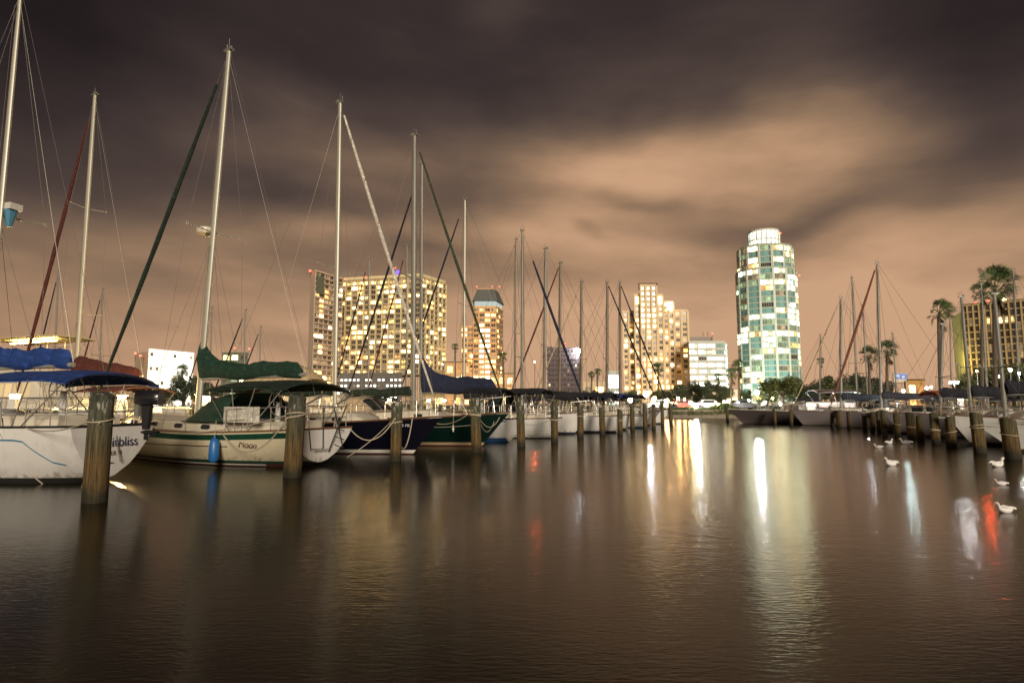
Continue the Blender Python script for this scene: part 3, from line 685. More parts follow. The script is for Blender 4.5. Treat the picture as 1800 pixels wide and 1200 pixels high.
motor_yacht('trawler yacht with long white hardtop lit yellow beneath', 175, 37, -25, L=12, B=4.2, F=(1.3, 1.2, 1.8), upper=(2.6, 6.5, mat('cream_hardtop', (.5, .42, .25), .5), YL), glow=YW, house_m=CAB, hh=2.25)
root, Hx = motor_yacht('motor yacht under rounded tan canvas cover', 636, 41, -22, L=11, B=3.8, F=(1.1, 1.1, 1.5), arch=True, house_m=CAB, glow=YW, hh=1.5)
s = MB(); s.sheet(lambda a, c: Vector((-4.2 + 5.8 * a, (2 * c - 1) * 1.7, 2.6 + 2.1 * (max(0, math.sin(PI * (a * .9 + .05))) ** .45) * (1 - abs(2 * c - 1) ** 2.5) ** .6)), .03, 18, 18); s.build('canvas_cover', CT, root, smooth=True)
motor_yacht('low white motor yacht with yellow lit cabin windows, beyond cream sailboat', 300, 33, -25, L=10, B=3.6, glow=YW, house_m=CAB, hh=1.3, canvas=(-4.6, -2.4, 2.9, CW), arch=True)
motor_yacht('white motor yacht with glowing cabin, beyond navy hulled sailboat', 690, 44, -25, L=11, B=3.8, glow=YW, house_m=CAB, hh=1.4, arch=True)
# --- right row, bows towards the channel
RG = 'boats along the right dock'
motor_yacht('dark grey motor yacht with curved hardtop, bow facing the channel mouth', 1280, 53, 173, L=11, B=3.6, F=(1.05, 1.05, 1.25), mats=[BOTK, HD, HD, HD], house=(-.42, .06), hh=.95, house_m=HD, glow=lit('pink_cabin_glow', (1, .72, .62), .8, .6), group=RG, canvas=(-5, -1.5, 2.75, HD))
def rs(label, px, D, mpx, top, **k):
    L = k.pop('L', 9.5); mx = (L / 2) - (X(mpx, D) - X(px, D)) / .985
    return sailboat(label, mpx, D + .17 * (L / 2 - mx), 170, top, L=L, B=3.0, mx=mx, Fs=.98, Fm=.95, Fb=1.25, detail=1, group=RG, r=k.pop('r', .09), spr=(.4,), sw=.8, mast_m=ALUD, **k)
rs('pale grey sailboat with black sail cover, moored behind dark motor yacht', 1395, 47.5, 1478, (1477, 525), mats=[BOTK, HG, HG, HG], boom=(3.6, CN, dict(h0=.5, h1=.3)), jib=(CT, .05, .04, .95), dodg=(-2.2, -.9, 1.1, .8, CN))
rs('pale sailboat with tallest mast of the right row and rust coloured jib', 1462, 42.5, 1549, (1541, 464), mats=[BOTK, HG, HG, HG], boom=(3.4, CN, dict(h0=.5, h1=.3)), jib=(mat('rust_canvas', (.16, .05, .025), .8), .07, .03, .97), L=9.8, canvas=(-4.6, -2.6, 2.2, 1.1, CB))
motor_yacht('grey motor cruiser with orange canvas top, midway along right dock', 1512, 37.5, 170, L=8.5, B=3, F=(1.0, .95, 1.2), mats=[BOTK, HG, HG, HG], canvas=(-3.6, .4, 2.35, mat('orange_canvas', (.30, .07, .03), .8)), group=RG, house=(-.05, .28), hh=.7)
rs('white sailboat with navy boom cover and short mast, right dock', 1560, 33.5, 1652, (1655, 570), mats=[BOTK, STN, HG, HG], boom=(3.2, CN, dict(h0=.5, h1=.3)), canvas=(-4.3, -2.2, 2.1, 1.0, CB))
rs('white sailboat with leaning grey mast in front of yellow end wall', 1602, 30.0, 1706, (1690, 523), mats=[BOTK, STN, HG, HG], boom=(3.4, CN, dict(h0=.5, h1=.35)), dodg=(-2.2, -.9, 1.1, .8, CBD))
motor_yacht('white motorboat with bright blue canvas bimini, right dock', 1648, 26.6, 170, L=7.5, B=2.7, F=(.9, .85, 1.1), mats=[BOTK, HG, HG, HG], canvas=(-3.4, .0, 2.15, CB), group=RG, house=(-.02, .26), hh=.55)
rs('white sailboat with navy covers, mast before palm and gridded hotel', 1672, 24.4, 1766, (1748, 517), mats=[BOTK, STK, HW, HW], boom=(3.4, CN, dict(h0=.5, h1=.35, wd=.2)), canvas=(-4.4, -2.0, 1.95, 1.0, CB), L=9)
root, HQ = motor_yacht('white motorboat with swirling red and blue mark on its bow, nearest on right', 1715, 21.5, 168, L=7.5, B=2.6, F=(.85, .8, .95), mats=[BOTK, STK, HW, HW], canvas=(-3.0, .4, 1.55, CB), group=RG, house=(-.05, .24), hh=.42)
s = MB()
for mi, ph in ((0, 0.0), (1, .5)):
    for tside in (1,):
        pts = [(.62 + .12 * q / 10, .35 + .16 * math.sin(q / 10 * PI * 1.2 + ph) + .1 * q / 10) for q in range(11)]
        s.rings([[HQ.pt(t, z + .02 + ph * .06, 1) + Vector((0, .008, 0)) for t, z in pts], [HQ.pt(t, z - .02 + ph * .06, 1) + Vector((0, .008, 0)) for t, z in pts]], mi, closed=False, caps=False)
s.build('hull_graphic', [mat('red_graphic', (.35, .05, .06), .4), mat('blue_graphic', (.05, .08, .3), .4)], root)
R3 = 'bare masted sailboats beyond the right dock'
row3 = [(1440, 62, (1443, 590), 'small sailboat beyond right dock, shortest mast before the oak crowns'), (1507, 60, (1498, 488), 'sailboat beyond right dock, thick pale mast left of tallest mast'),
        (1526, 62, (1516, 537), 'sailboat beyond right dock, mast beside the left leaning palm'), (1577, 58, (1569, 587), 'sailboat beyond right dock, thin mast right of twin palms'),
        (1737, 44, (1724, 500), 'sailboat beyond right dock, mast among the big palm fronds'), (1793, 46, (1780, 476), 'sailboat beyond right dock, tall mast near the picture edge'), (1672, 58, (1671, 560), 'sailboat beyond right dock, faint mast beside the yellow wall')]
for px, D, tp, lab in row3:
    sailboat(lab, px, D, 170 if px > 1700 else 10, tp, L=9, B=2.9, mx=.2, detail=0, mats=[BOTK, STN, HG, HG], boom=(3.1, random.choice([CN, CK, CBD]), dict(h0=.45, h1=.25)), r=.10 if px == 1507 else .075, mast_m=ALUD, group=R3, spr=(.35,), sw=.8)

# ---------------------------------------------------------------- mooring pilings
PM = bpy.data.materials.new('piling_wood'); PM.use_nodes = True; t = NT(PM.node_tree)
co = t.n('ShaderNodeTexCoord').outputs['Object']; zz = t.n('ShaderNodeSeparateXYZ', {0: t.n('ShaderNodeNewGeometry').outputs['Position']}).outputs[2]
gr = t.n('ShaderNodeTexNoise', {'Vector': t.n('ShaderNodeMapping', {'Vector': co, 'Scale': (14, 14, .9)}).outputs[0], 'Scale': 1.6, 'Detail': 7.0, 'Roughness': .7}).outputs[0]
blot = t.n('ShaderNodeTexNoise', {'Vector': co, 'Scale': 2.2, 'Detail': 4.0}).outputs[0]
zn = t.m('ADD', zz, t.m('MULTIPLY', t.m('SUBTRACT', blot, .5), .5))
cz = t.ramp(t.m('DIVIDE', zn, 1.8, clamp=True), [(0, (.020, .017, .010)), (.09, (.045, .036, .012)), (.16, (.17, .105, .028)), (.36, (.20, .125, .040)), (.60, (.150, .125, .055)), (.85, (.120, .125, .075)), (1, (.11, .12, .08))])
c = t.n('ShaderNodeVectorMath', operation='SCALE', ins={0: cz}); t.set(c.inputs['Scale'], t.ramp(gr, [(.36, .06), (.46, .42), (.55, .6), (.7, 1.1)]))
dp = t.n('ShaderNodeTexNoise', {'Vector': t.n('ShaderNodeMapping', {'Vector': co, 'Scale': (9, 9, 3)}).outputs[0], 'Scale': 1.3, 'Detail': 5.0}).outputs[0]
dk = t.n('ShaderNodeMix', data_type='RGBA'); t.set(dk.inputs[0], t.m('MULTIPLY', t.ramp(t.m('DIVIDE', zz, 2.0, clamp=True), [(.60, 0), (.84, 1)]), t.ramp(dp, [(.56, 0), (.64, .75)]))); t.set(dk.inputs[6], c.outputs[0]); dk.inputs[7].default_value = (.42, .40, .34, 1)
p_ = t.n('ShaderNodeBsdfPrincipled', {'Base Color': dk.outputs[2], 'Roughness': .85})
t.set(p_.inputs['Normal'], t.n('ShaderNodeBump', {'Height': gr, 'Strength': .6, 'Distance': .03}).outputs[0])
t.t.links.new(p_.outputs[0], t.n('ShaderNodeOutputMaterial').inputs[0])
left_p = [(167, 882, 38, 692, .3), (514, 838, 30, 697, 0), (695, 810, 19, 708, 0), (837, 795, 17, 701, 0), (916, 785, 14, 700, 0), (975, 777, 12, 714, 0), (1020, 769, 11, 709, 0), (1059, 764, 10, 716, 0),
          (1090, 764, 9, 720, 0), (1112, 757, 8, 711, 0), (1134, 757, 8, 709, 0), (1149, 755, 7, 711, 0), (1165, 751, 6, 706, 0), (1179, 746, 7, 709, 0)]
right_p = [(1781, 806, 24, 737, -.5), (1723, 796, 19, 727, -.35), (1673, 786, 16, 733, 0), (1646, 780, 14, 727, 0), (1619, 776, 11, 731, 0), (1603, 771, 13, 726, 0), (1578, 768, 10, 727, -.3), (1556, 765, 9, 721, -.5),
           (1546, 760, 7, 722, 0), (1534, 759, 8, 724, .4), (1521, 757, 8, 722, -.4), (1493, 754, 7, 723, 0), (1475, 752, 9, 722, .6), (1463, 751, 6, 723, 0), (1391, 748, 6, 720, 0), (1362, 746, 6, 719, 0), (1279, 742, 5, 717, 0)]
piles = {}
for sidename, rows, gname in (('left', left_p, 'mooring pilings of the left row'), ('right', right_p, 'mooring pilings of the right row')):
    for k, (px, py, wd, ty, lean) in enumerate(rows):
        g = G(px, py); r = wd / F * g.y / 2; top = Z(ty, g.y); tx = lean * .12 + (random.random() - .5) * .10
        if sidename == 'left': lab = f'weathered mooring piling, {ORD[k]} from the left in the left row'
        else: lab = f'brown mooring piling, {ORD[k]} from the right in the right row'
        if (sidename, k) == ('left', 0): lab = 'largest grey mooring piling with rope, in front of lettered transom'
        if (sidename, k) == ('left', 1): lab = 'thick mooring piling with rope loop in front of cream hull'
        o = thing('mooring_piling', lab, 'piling', g, 0, gname)
        s = MB(); N = 14; rings = []; zl = [-1.2] + [top * q / 7 for q in range(8)]
        ph = random.random() * 6
        for z in zl:
            rr = r * (1.04 - .06 * z / top)
            rings.append([Vector((tx * z / top + rr * math.cos(a) * (1 + .05 * math.sin(3 * a + ph + z) + .03 * math.sin(7 * a + ph)), rr * math.sin(a) * (1 + .04 * math.sin(2 * a + ph)), z + (.045 * math.cos(a + ph) if z == zl[-1] else 0))) for a in [2 * PI * q / N for q in range(N)]])
        rings.append([rings[-1][q] * 1 + (Vector((tx, 0, top)) - rings[-1][q]) * .35 + Vector((0, 0, .025)) for q in range(N)])
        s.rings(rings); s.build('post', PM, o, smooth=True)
        if k < 9 and k not in (4, 7):
            s = MB(); zr = top - (.40 + .35 * random.random() if k > 1 else .45)
            for q in range((1, 2, 1, 3, 1, 2, 1, 2, 2)[k]): s.tube([Vector((tx * zr / top + (r + .022) * math.cos(a), (r + .022) * math.sin(a), zr + q * .035 + .045 * math.sin(a + q * 1.7 + k))) for a in [2 * PI * j / 16 for j in range(17)]], .013 + .002 * (k % 4), 5, caps=False)
            s.build('rope_wrap', ROPE, o)
        piles[(sidename, k)] = (g, top, r)

def rope(label, a, b_, sag, r=.014, group='mooring lines of the left row', m_=None):
    a, b_ = Vector(a), Vector(b_); s = MB(); N = 20
    s.tube([a.lerp(b_, q / N) - Vector((0, 0, sag * 4 * (q / N) * (1 - q / N))) for q in range(N + 1)], r, 5)
    return tag(s.build('mooring_line', m_ or ROPE), label, 'rope', group)
def pil(i, z=-.45, side='left'):
    g, top, r = piles[(side, i)]; return Vector((g.x, g.y - r, top + z))
def onboat(root, p): return Matrix.Translation(root.location) @ Matrix.Rotation(root.rotation_euler[2], 4, 'Z') @ p
rope('tan mooring line slanting down the face of largest piling', pil(0, -.5) + Vector((.13, -.03, 0)), G(150, 860) + Vector((0, -.1, .05)), 0.0, .015)
rope('mooring line from largest piling to white hull with blue stripe', pil(0) , onboat(b1, H1.edge(.12, 1, 0, 1)), .12)
rope('pale line dipping into the water before white hull', onboat(b1, H1.edge(.2, 1.02, 0, 1)), G(75, 850), .1, .012)
rope('mooring line from cream boat piling up to its stern cleat', pil(1), onboat(b2, H2.edge(.05, 1, 0, 1)), .12)
rope('long loop of rope hanging from cream hull left of its piling', onboat(b2, H2.edge(.20, 1.02, -.02, 1)), pil(1, -.5) + Vector((-.1, 0, 0)), .62, .017)
rope('mooring line from second piling to middle of cream hull', pil(1) + Vector((-.15, 0, 0)), onboat(b2, H2.edge(.5, 1.02, 0, 1)), .2)
rope('mooring line from third piling to navy bow, deep slack loop', pil(2), onboat(b3, H3.edge(.93, 1, 0, -1)), .95, .018)
rope('mooring line from third piling back to cream transom', pil(2), onboat(b2, H2.edge(0, .9, 0, -1)), .5, .016)
rope('taut line from navy bow down to the water', onboat(b3, H3.edge(.88, 1, 0, -1)), G(610, 803), .1, .014)
rope('mooring line from fourth piling to green bow, slack loop', pil(3), onboat(b4, H4.edge(.97, 1, 0, 1)), .55, .018)
rope('mooring line from fourth piling to green hull side', pil(3) + Vector((-.12, 0, .05)), onboat(b4, H4.edge(.74, 1, 0, -1)), .35, .018)
rope('second slack mooring line between fourth piling and green bow', pil(3, -.38), onboat(b4, H4.edge(.95, 1, 0, 1)), .75, .015)
rope('low mooring line crossing the dark green hull', pil(3, -.9), onboat(b4, H4.pt(.66, .85, -1) + Vector((0, -.05, 0))), .08, .012)
rope('mooring line on fifth piling reaching the white and blue boat', pil(4), pil(4) + Vector((-2.0, 1.6, -.1)), .3)
rope('mooring line on sixth piling reaching back to white hull', pil(5), pil(5) + Vector((-1.8, 1.9, -.2)), .3)

def fender(label, loc, m_, r=.12, ln=.62, group=None):
    o = thing('fender', label, 'fender', loc, 0, group); s = MB()
    s.lathe((0, 0, 0), [(.02, -ln / 2), (r * .6, -ln / 2 + .03), (r, -ln / 2 + .1), (r, ln / 2 - .1), (r * .6, ln / 2 - .03), (.03, ln / 2), (.03, ln / 2 + .05)], 14); s.build('body', m_, o, smooth=True)
    s = MB(); s.tube([(0, 0, ln / 2), (0, .04, ln / 2 + .45)], .008, 5); s.build('fender_line', ROPE, o)
v_ = onboat(b2, H2.edge(.215, 1, -.46, 1) + Vector((0, .12, 0))); fender('blue fender hanging on the cream hull', v_, BLUEF, .13, .66)
v_ = onboat(b1, H1.edge(.42, 1, -.55, 1) + Vector((0, .12, 0))); fender('white fender hanging at the left picture edge on the white hull', v_, WHITEF, .14, .8)
v_ = onboat(b4, H4.edge(.84, 1, -.5, -1) + Vector((0, -.10, 0))); fender('small white fender on the dark green hull', v_, WHITEF, .05, .22)

# ---------------------------------------------------------------- docks
PLK = bpy.data.materials.new('dock_planks'); PLK.use_nodes = True; t = NT(PLK.node_tree)
co = t.n('ShaderNodeTexCoord').outputs['Object']; wv = t.n('ShaderNodeTexWave', {'Vector': co, 'Scale': 3.3, 'Distortion': .4}).outputs[0]
cc = t.ramp(wv, [(0, (.03, .022, .015)), (.12, (.17, .13, .09)), (1, (.22, .17, .12))]); p_ = t.n('ShaderNodeBsdfPrincipled', {'Base Color': cc, 'Roughness': .85}); t.t.links.new(p_.outputs[0], t.n('ShaderNodeOutputMaterial').inputs[0])
def dock(label, a, b_, wd=2.0, z=.95):
    a, b_ = Vector((*a, 0)), Vector((*b_, 0)); d = b_ - a; o = thing('dock', label, 'dock', a, math.atan2(d.y, d.x)); L = d.length
    s = MB(); s.box((L / 2, 0, z), (L, wd, .08)); s.build('planking', PLK, o)
    s = MB(); s.box((L / 2, wd / 2 - .08, z - .17), (L, .1, .24)); s.box((L / 2, -wd / 2 + .08, z - .17), (L, .1, .24)); s.build('stringer', TEAK, o)
    n = int(L / 5)
    for k in range(n + 1):
        for sy in (-1, 1):
            s = MB(); s.lathe((L * k / n, sy * (wd / 2 + .16), 0), [(.15, -1), (.14, z + .5), (.1, z + .55)], 10); s.build('dock_post', PM, o, smooth=True)
dl = lambda Y: -18.9 + .5136 * (Y - 16.4)
dock('left wooden dock running behind the moored sailboats', (dl(8) - .5, 8), (dl(66) - .5, 66))
dock('right wooden dock running behind the right row of boats', (26.5, 12), (33.5, 70))

WARM = lit('warm_lamp', (1, .70, .28), 60, 0, sampled=True); WARMW = lit('warm_white_lamp', (1, .80, .52), 90, 0, sampled=True)
def pedestal(label, Y, pw, off=-1.5, X0=None, h=1.0):
    x = (dl(Y) + off + .9) if X0 is None else X0
    o = thing('power_pedestal', label, 'dock light', (x, Y, .99), 0, 'lit power pedestals on the docks')
    s = MB(); s.box((0, 0, h * .45), (.24, .24, h * .9)); s.build('housing', CABW, o)
    s = MB(); s.box((0, 0, h * .97), (.2, .2, .13)); s.build('lamp', WARM, o)
    s = MB(); s.box((0, 0, h * 1.06), (.28, .28, .05)); s.build('cap', CABW, o)
    ld = bpy.data.lights.new('lamp_light', 'POINT'); ld.energy = pw; ld.color = (1, .66, .24); ld.shadow_soft_size = .12
    l = put('lamp_light', ld, o); l.location = (0, 0, h * 1.25)
for lab, Y, pw in (('lit dock pedestal glowing behind blue bimini boat', 20.8, 800), ('lit dock pedestal between blue bimini and cream boat bow', 24.0, 1000), ('lit dock pedestal glowing left of green dodger', 27.3, 800), ('bright lit dock pedestal under end of green bimini', 35.9, 420),
                   ('lit dock pedestal just left of third piling', 38.9, 120), ('lit dock pedestal seen left over green hull', 42.8, 120), ('lit dock pedestal seen right over green hull', 44.6, 120), ('faint lit dock pedestal behind fifth piling', 51, 90)):
    pedestal(lab, Y, pw)
pedestal('lit dock pedestal on right dock near picture edge', 26, 60, X0=28.2)
pedestal('lit dock pedestal on right dock midway', 40, 60, X0=29.9)
def dockbox(label, x, y, rz):
    o = thing('dock_box', label, 'storage box', (x, y, .99), rz, 'white dock boxes on the left dock')
    s = MB(); s.box((0, 0, .25), (1.3, .6, .5)); s.build('box_body', CABW, o); s = MB(); s.prism([(-.68, -.33), (.68, -.33), (.68, .33), (-.68, .33)], .5, .6, top=[(-.64, -.2), (.64, -.2), (.64, .2), (-.64, .2)]); s.build('lid', CABW, o)
for k, (Y, lab) in enumerate(((22.5, 'white dock box behind the blue bimini boat'), (25.8, 'white dock box behind cream boat bow'), (31.0, 'white dock box behind cream boat dodger'), (37.3, 'white dock box behind navy sailboat'))): dockbox(lab, dl(Y) - .5, Y, math.atan2(1, .5136))

# ---------------------------------------------------------------- white birds resting on the water
BRD = mat('white_feathers', (.82, .80, .78), .8, var=.06); BEAK = mat('orange_beak', (.55, .22, .04), .5); EYE = mat('dark_eye', (.01, .01, .01), .2)
def bird(label, px, py, wpx, rz):
    g = G(px, py); sc = wpx / F * g.y / .50
    o = thing('waterbird', label, 'bird', g, rz, 'white birds floating near the right pilings')
    s = MB(); prof = [(-.27, .015, .13), (-.2, .06, .10), (-.1, .105, .07), (.02, .12, .065), (.12, .10, .075), (.19, .065, .10), (.215, .045, .15), (.22, .036, .20), (.235, .036, .235), (.265, .045, .262), (.295, .040, .268), (.318, .015, .262)]
    rings = []
    for x, r, z in prof:
        n_ = Vector((1, 0, 0)) if x < .15 else (Vector((.6, 0, .8)) if x < .24 else Vector((1, 0, .1)))
        n_.normalize(); uu = Vector((0, 1, 0)); ww = n_.cross(uu)
        rings.append([Vector((x, 0, z)) * sc + (uu * math.cos(a) * r + ww * math.sin(a) * r * .85) * sc for a in [2 * PI * q / 12 for q in range(12)]])
    s.rings(rings); s.build('body', BRD, o, smooth=True)
    s = MB()
    for sy in (1, -1): s.rings([[Vector((x, sy * (.095 * math.sin(PI * q) ** .5 + .02 + k), .10 + .06 * math.sin(PI * q) + dz)) * sc for q, x in ((.02, .1), (.2, .06), (.5, -.05), (.8, -.18), (.98, -.30))] for k, dz in ((0, .03), (.02, 0), (.012, -.03))], closed=False, caps=False)
    s.build('wing', BRD, o, smooth=True)
    s = MB(); s.lathe(Vector((.315, 0, .26)) * sc, [(.016 * sc, 0), (.012 * sc, .04 * sc), (.002, .075 * sc)], 6, M=Matrix.Rotation(HP + .15, 3, 'Y')); s.build('beak', BEAK, o)
    s = MB()
    for sy in (1, -1): s.lathe(Vector((.285, sy * .037, .275)) * sc, [(.001, -.008 * sc), (.008 * sc, 0), (.001, .008 * sc)], 6)
    s.build('eye', EYE, o)
for a in ((1545, 787, 12, 2.6, 'smallest white bird, leftmost on the water'), (1563, 780, 15, .4, 'small white bird left of pair near pilings'), (1593, 780, 17, 3.0, 'small white bird beside pair near pilings, right one'), (1567, 818, 25, 3.5, 'large white bird left of pale light streak'),
          (1753, 820, 27, .3, 'white bird below the nearest right pilings'), (1761, 852, 17, 2.9, 'small white bird between two larger birds at right'), (1768, 900, 30, 3.3, 'nearest white bird, lowest in the picture')):
    bird(a[4], *a[:4])

# ---------------------------------------------------------------- vegetation
LEAF = mat('oak_leaves', (.11, .13, .04), .7, var=.3, scale=.6, island=.55); LEAF2 = mat('dark_leaves', (.055, .072, .034), .7, var=.3, scale=.6, island=.5)
PALM = mat('palm_fronds', (.055, .105, .028), .6, var=.3, island=.4); PALMD = mat('dead_fronds', (.14, .10, .05), .9, var=.3, island=.4); BARK = mat('bark', (.13, .10, .07), .9, var=.4, scale=5, bump=.6)
def crown_mesh(seed, n=5200, m_=LEAF):
    R = random.Random(seed); s = MB(); cl = []
    for _ in range(17):
        a = R.random() * 2 * PI; rr = R.random() ** .6 * .36; cl.append((Vector((rr * math.cos(a), rr * math.sin(a), .30 + .5 * R.random() - rr * .35)), .09 + .10 * R.random()))
    for i in range(n):
        c, r = cl[R.randrange(17)]; d = Vector((R.gauss(0, 1), R.gauss(0, 1), R.gauss(0, .8))).normalized() * r * (R.random() ** .35)
        p = c + d; a = Vector((R.gauss(0, 1), R.gauss(0, 1), R.gauss(0, 1))).normalized(); b_ = a.cross(Vector((R.random(), R.random(), R.random() + .1))).normalized(); z = .010 + .014 * R.random()
        z *= 1.35; s.add([p - a * z, p + b_ * z * .6, p + a * z, p - b_ * z * .6], [(0, 1, 2, 3)])
    return s.mesh('crown', m_), cl
CR = [crown_mesh(k, m_=LEAF if k < 3 else LEAF2) for k in range(5)]
TW = ['broad', 'rounded', 'low', 'dense', 'ragged']
def tree(label, px, ty, wpx, D, kind, k):
    me, cl = CR[kind]; top = Z(ty, D) - LZ; wd = wpx / F * D; g = Vector((X(px, D), D, LZ))
    o = thing(k, label, 'tree', g, random.random() * 6, 'trees along the far shore'); c = put('crown', me, o); c.scale = (wd, wd, top / .92)
    s = MB(); hh = top * .45; s.tube([(0, 0, -.2), (.03 * wd, 0, hh * .5), (0, .02 * wd, hh)], [.035 * wd + .05, .028 * wd, .02 * wd], 8)
    for q in range(5): p = cl[q * 3][0]; s.tube([(0, .01 * wd, hh * .7), (p.x * wd * .5, p.y * wd * .5, (hh + p.z * top / .92) / 2), (p.x * wd, p.y * wd, p.z * top / .92)], [.016 * wd, .012 * wd, .005 * wd], 6)
    s.build('trunk', BARK, o, smooth=True)
trees = [(1108, 684, 46, 90, 3, 'brown lit bushy tree left of bluish lamp'), (1160, 680, 44, 96, 0, 'bushy tree right of bluish lamp below stepped tower'), (1195, 672, 60, 92, 3, 'dark tree before the stepped tower right corner'), (1232, 664, 62, 97, 4, 'dark tree before white office block'), (1264, 672, 56, 90, 3, 'dark tree left of the two slim palms'),
    (1312, 682, 34, 92, 4, 'small dark tree between slim palms and white lamp'), (1378, 653, 92, 98, 0, 'large rounded oak right of white lamp, below round tower'), (1412, 668, 66, 103, 4, 'dark oak at right flank of the large rounded oak'), (1350, 672, 44, 106, 1, 'pale leaved tree just right of white lamp'),
    (1462, 652, 66, 110, 2, 'tree with pale lit branches behind right masts'), (1503, 650, 76, 116, 4, 'grey green tree behind tallest right mast'), (1543, 660, 64, 118, 3, 'dark tree below the twin palms'), (1440, 668, 40, 112, 3, 'small dark tree left of pale lit tree'),
    (1642, 682, 52, 100, 4, 'dark bush tree below the lone tall palm'), (1668, 688, 48, 92, 2, 'green lit bush right of the lone tall palm'), (1722, 640, 84, 108, 2, 'grey green tree in front of gridded hotel left part'), (1772, 628, 96, 114, 0, 'tall leafy tree in front of gridded hotel centre'), (1815, 636, 80, 100, 4, 'dark tree cut by right picture edge'),
    (1058, 682, 60, 94, 4, 'brown bush tree below bright green white storefront'), (1020, 684, 56, 98, 3, 'brown bush tree right of grey office slab'), (985, 682, 54, 92, 1, 'bush tree in front of grey office slab'), (940, 680, 60, 96, 4, 'bush tree left of grey office slab'), (893, 684, 50, 100, 3, 'bush tree right of crowned tower'), (850, 676, 60, 95, 1, 'green lit tree at foot of crowned tower'),
    (325, 654, 66, 96, 4, 'dark tree in front of bright white hotel'), (285, 680, 60, 88, 3, 'low dark tree at left foot of white hotel'), (365, 668, 60, 92, 3, 'low dark tree right of white hotel'), (470, 674, 90, 100, 4, 'dark tree behind tan canvas boat'), (180, 684, 90, 95, 3, 'dark tree behind maroon boat'), (60, 684, 110, 98, 4, 'dark tree behind trawler yacht'), (560, 680, 80, 92, 3, 'dark tree at foot of slim apartment tower')]
for px, ty, wp, D, kd, lab in trees: tree(lab, px, ty, wp, D, kd, 'oak_tree' if wp > 55 else 'small_tree')

def palm(label, bx, tx, ty, hang, wpx, D, r=.22, seed=1, wind=.5, skirt=True, group='palms along the far shore'):
    R = random.Random(seed); top = Z(ty, D) - LZ; wd = wpx / F * D; hang_m = hang / F * D
    bxw, txw = X(bx, D), P(tx, ty + hang * .35, D).x; o = thing('palm_tree', label, 'palm', (bxw, D, LZ), 0, group)
    hz = top - hang_m * .40; dx = txw - bxw
    s = MB(); s.tube([(dx * (q / 8) ** 1.6, 0, hz * q / 8 - (.2 if q == 0 else 0)) for q in range(9)], [r * (1.5 if q == 0 else 1.05 - .03 * q) for q in range(9)], 9); s.build('trunk', BARK, o, smooth=True)
    c = Vector((dx, 0, hz)); s = MB()
    nf = 40
    for i in range(nf):
        q = i / nf; el_ = 1.45 - q * 2.7; az_ = i * 2.4 + R.random(); up_ = 1.35 if el_ > .6 else .8; pl = wd * .28 * up_ * (.8 + .4 * R.random()); dead = q > .74 and skirt
        d = Vector((math.cos(az_) * math.cos(el_), math.sin(az_) * math.cos(el_), math.sin(el_))); d = (d + Vector((wind * .5, 0, 0))).normalized()
        if dead: d = Vector((.3 * d.x + .1, .3 * d.y, -1)).normalized(); pl *= .5 + R.random() * 1.3
        e = c + d * pl; s.tube([c, c + d * pl * .5, e], [.04, .03, .02], 4, mi=1 if dead else 0, caps=False)
        sd_ = d.cross(Vector((0, 0, 1)));  sd_ = sd_.normalized() if sd_.length > .05 else Vector((0, 1, 0)); sd_ = Matrix.Rotation((R.random() - .5) * 2.4, 3, d) @ sd_; fl = wd * .30 * up_ * (.7 + .6 * R.random())
        for k in range(15):
            th = (k / 14 - .5) * (2.1 if not dead else .9); dd = (d * math.cos(th) + sd_ * math.sin(th)).normalized(); ln = fl * (.75 + .25 * math.cos(th))
            mid = e + dd * ln * .6; tip = e + dd * ln + Vector((wind * .22 * ln, 0, -ln * (.16 + .25 * R.random()))); wv_ = dd.cross(d.cross(sd_)).normalized() * .030 * fl
            s.add([e, mid + wv_, tip, mid - wv_], [(0, 1, 2, 3)], 1 if dead else 0)
    s.build('fronds', [PALM, PALMD], o)
palm('tall lone wind blown palm left of gridded hotel', 1655, 1650, 524, 78, 46, 80, .26, 3, .9)
palm('tallest palm, big crown in front of gridded hotel', 1752, 1748, 486, 70, 68, 76, .26, 5, .35)
palm('palm with left hand crown touching the tallest palm', 1728, 1727, 500, 50, 40, 84, .2, 15, .2)
palm('shorter of twin palms, brown skirt, beside tallest right mast', 1530, 1527, 612, 46, 32, 98, .24, 7, .3)
palm('taller of twin palms left of billboard', 1560, 1559, 598, 56, 36, 98, .24, 9, .35)
palm('slim palm left of pair near two pale trunks', 1285, 1286, 648, 32, 24, 84, .17, 11, 0)
palm('slim palm right of pair near two pale trunks', 1299, 1299, 637, 32, 26, 84, .17, 13, 0)
palm('small palm in front of stepped tower', 1157, 1157, 640, 26, 20, 120, .2, 17, 0)
palm('tiny palm near storefront, left of pair', 1040, 1040, 654, 18, 14, 125, .2, 19, 0); palm('tiny palm near storefront, right of pair', 1050, 1050, 648, 20, 14, 125, .2, 21, 0)
palm('dark palm silhouetted against white hotel', 322, 320, 645, 26, 24, 110, .22, 23, .3)
palm('small palm right of the crowned tower', 886, 884, 620, 24, 18, 130, .25, 25, 0)
palm('small palm before white office block right side', 1263, 1263, 658, 20, 16, 115, .2, 27, 0)
palm('tiny far palm left of right dock masts', 1443, 1442, 628, 22, 14, 130, .2, 29, .2)
palm('small palm left of storefront block behind thin masts', 800, 800, 604, 20, 14, 150, .25, 31, 0)

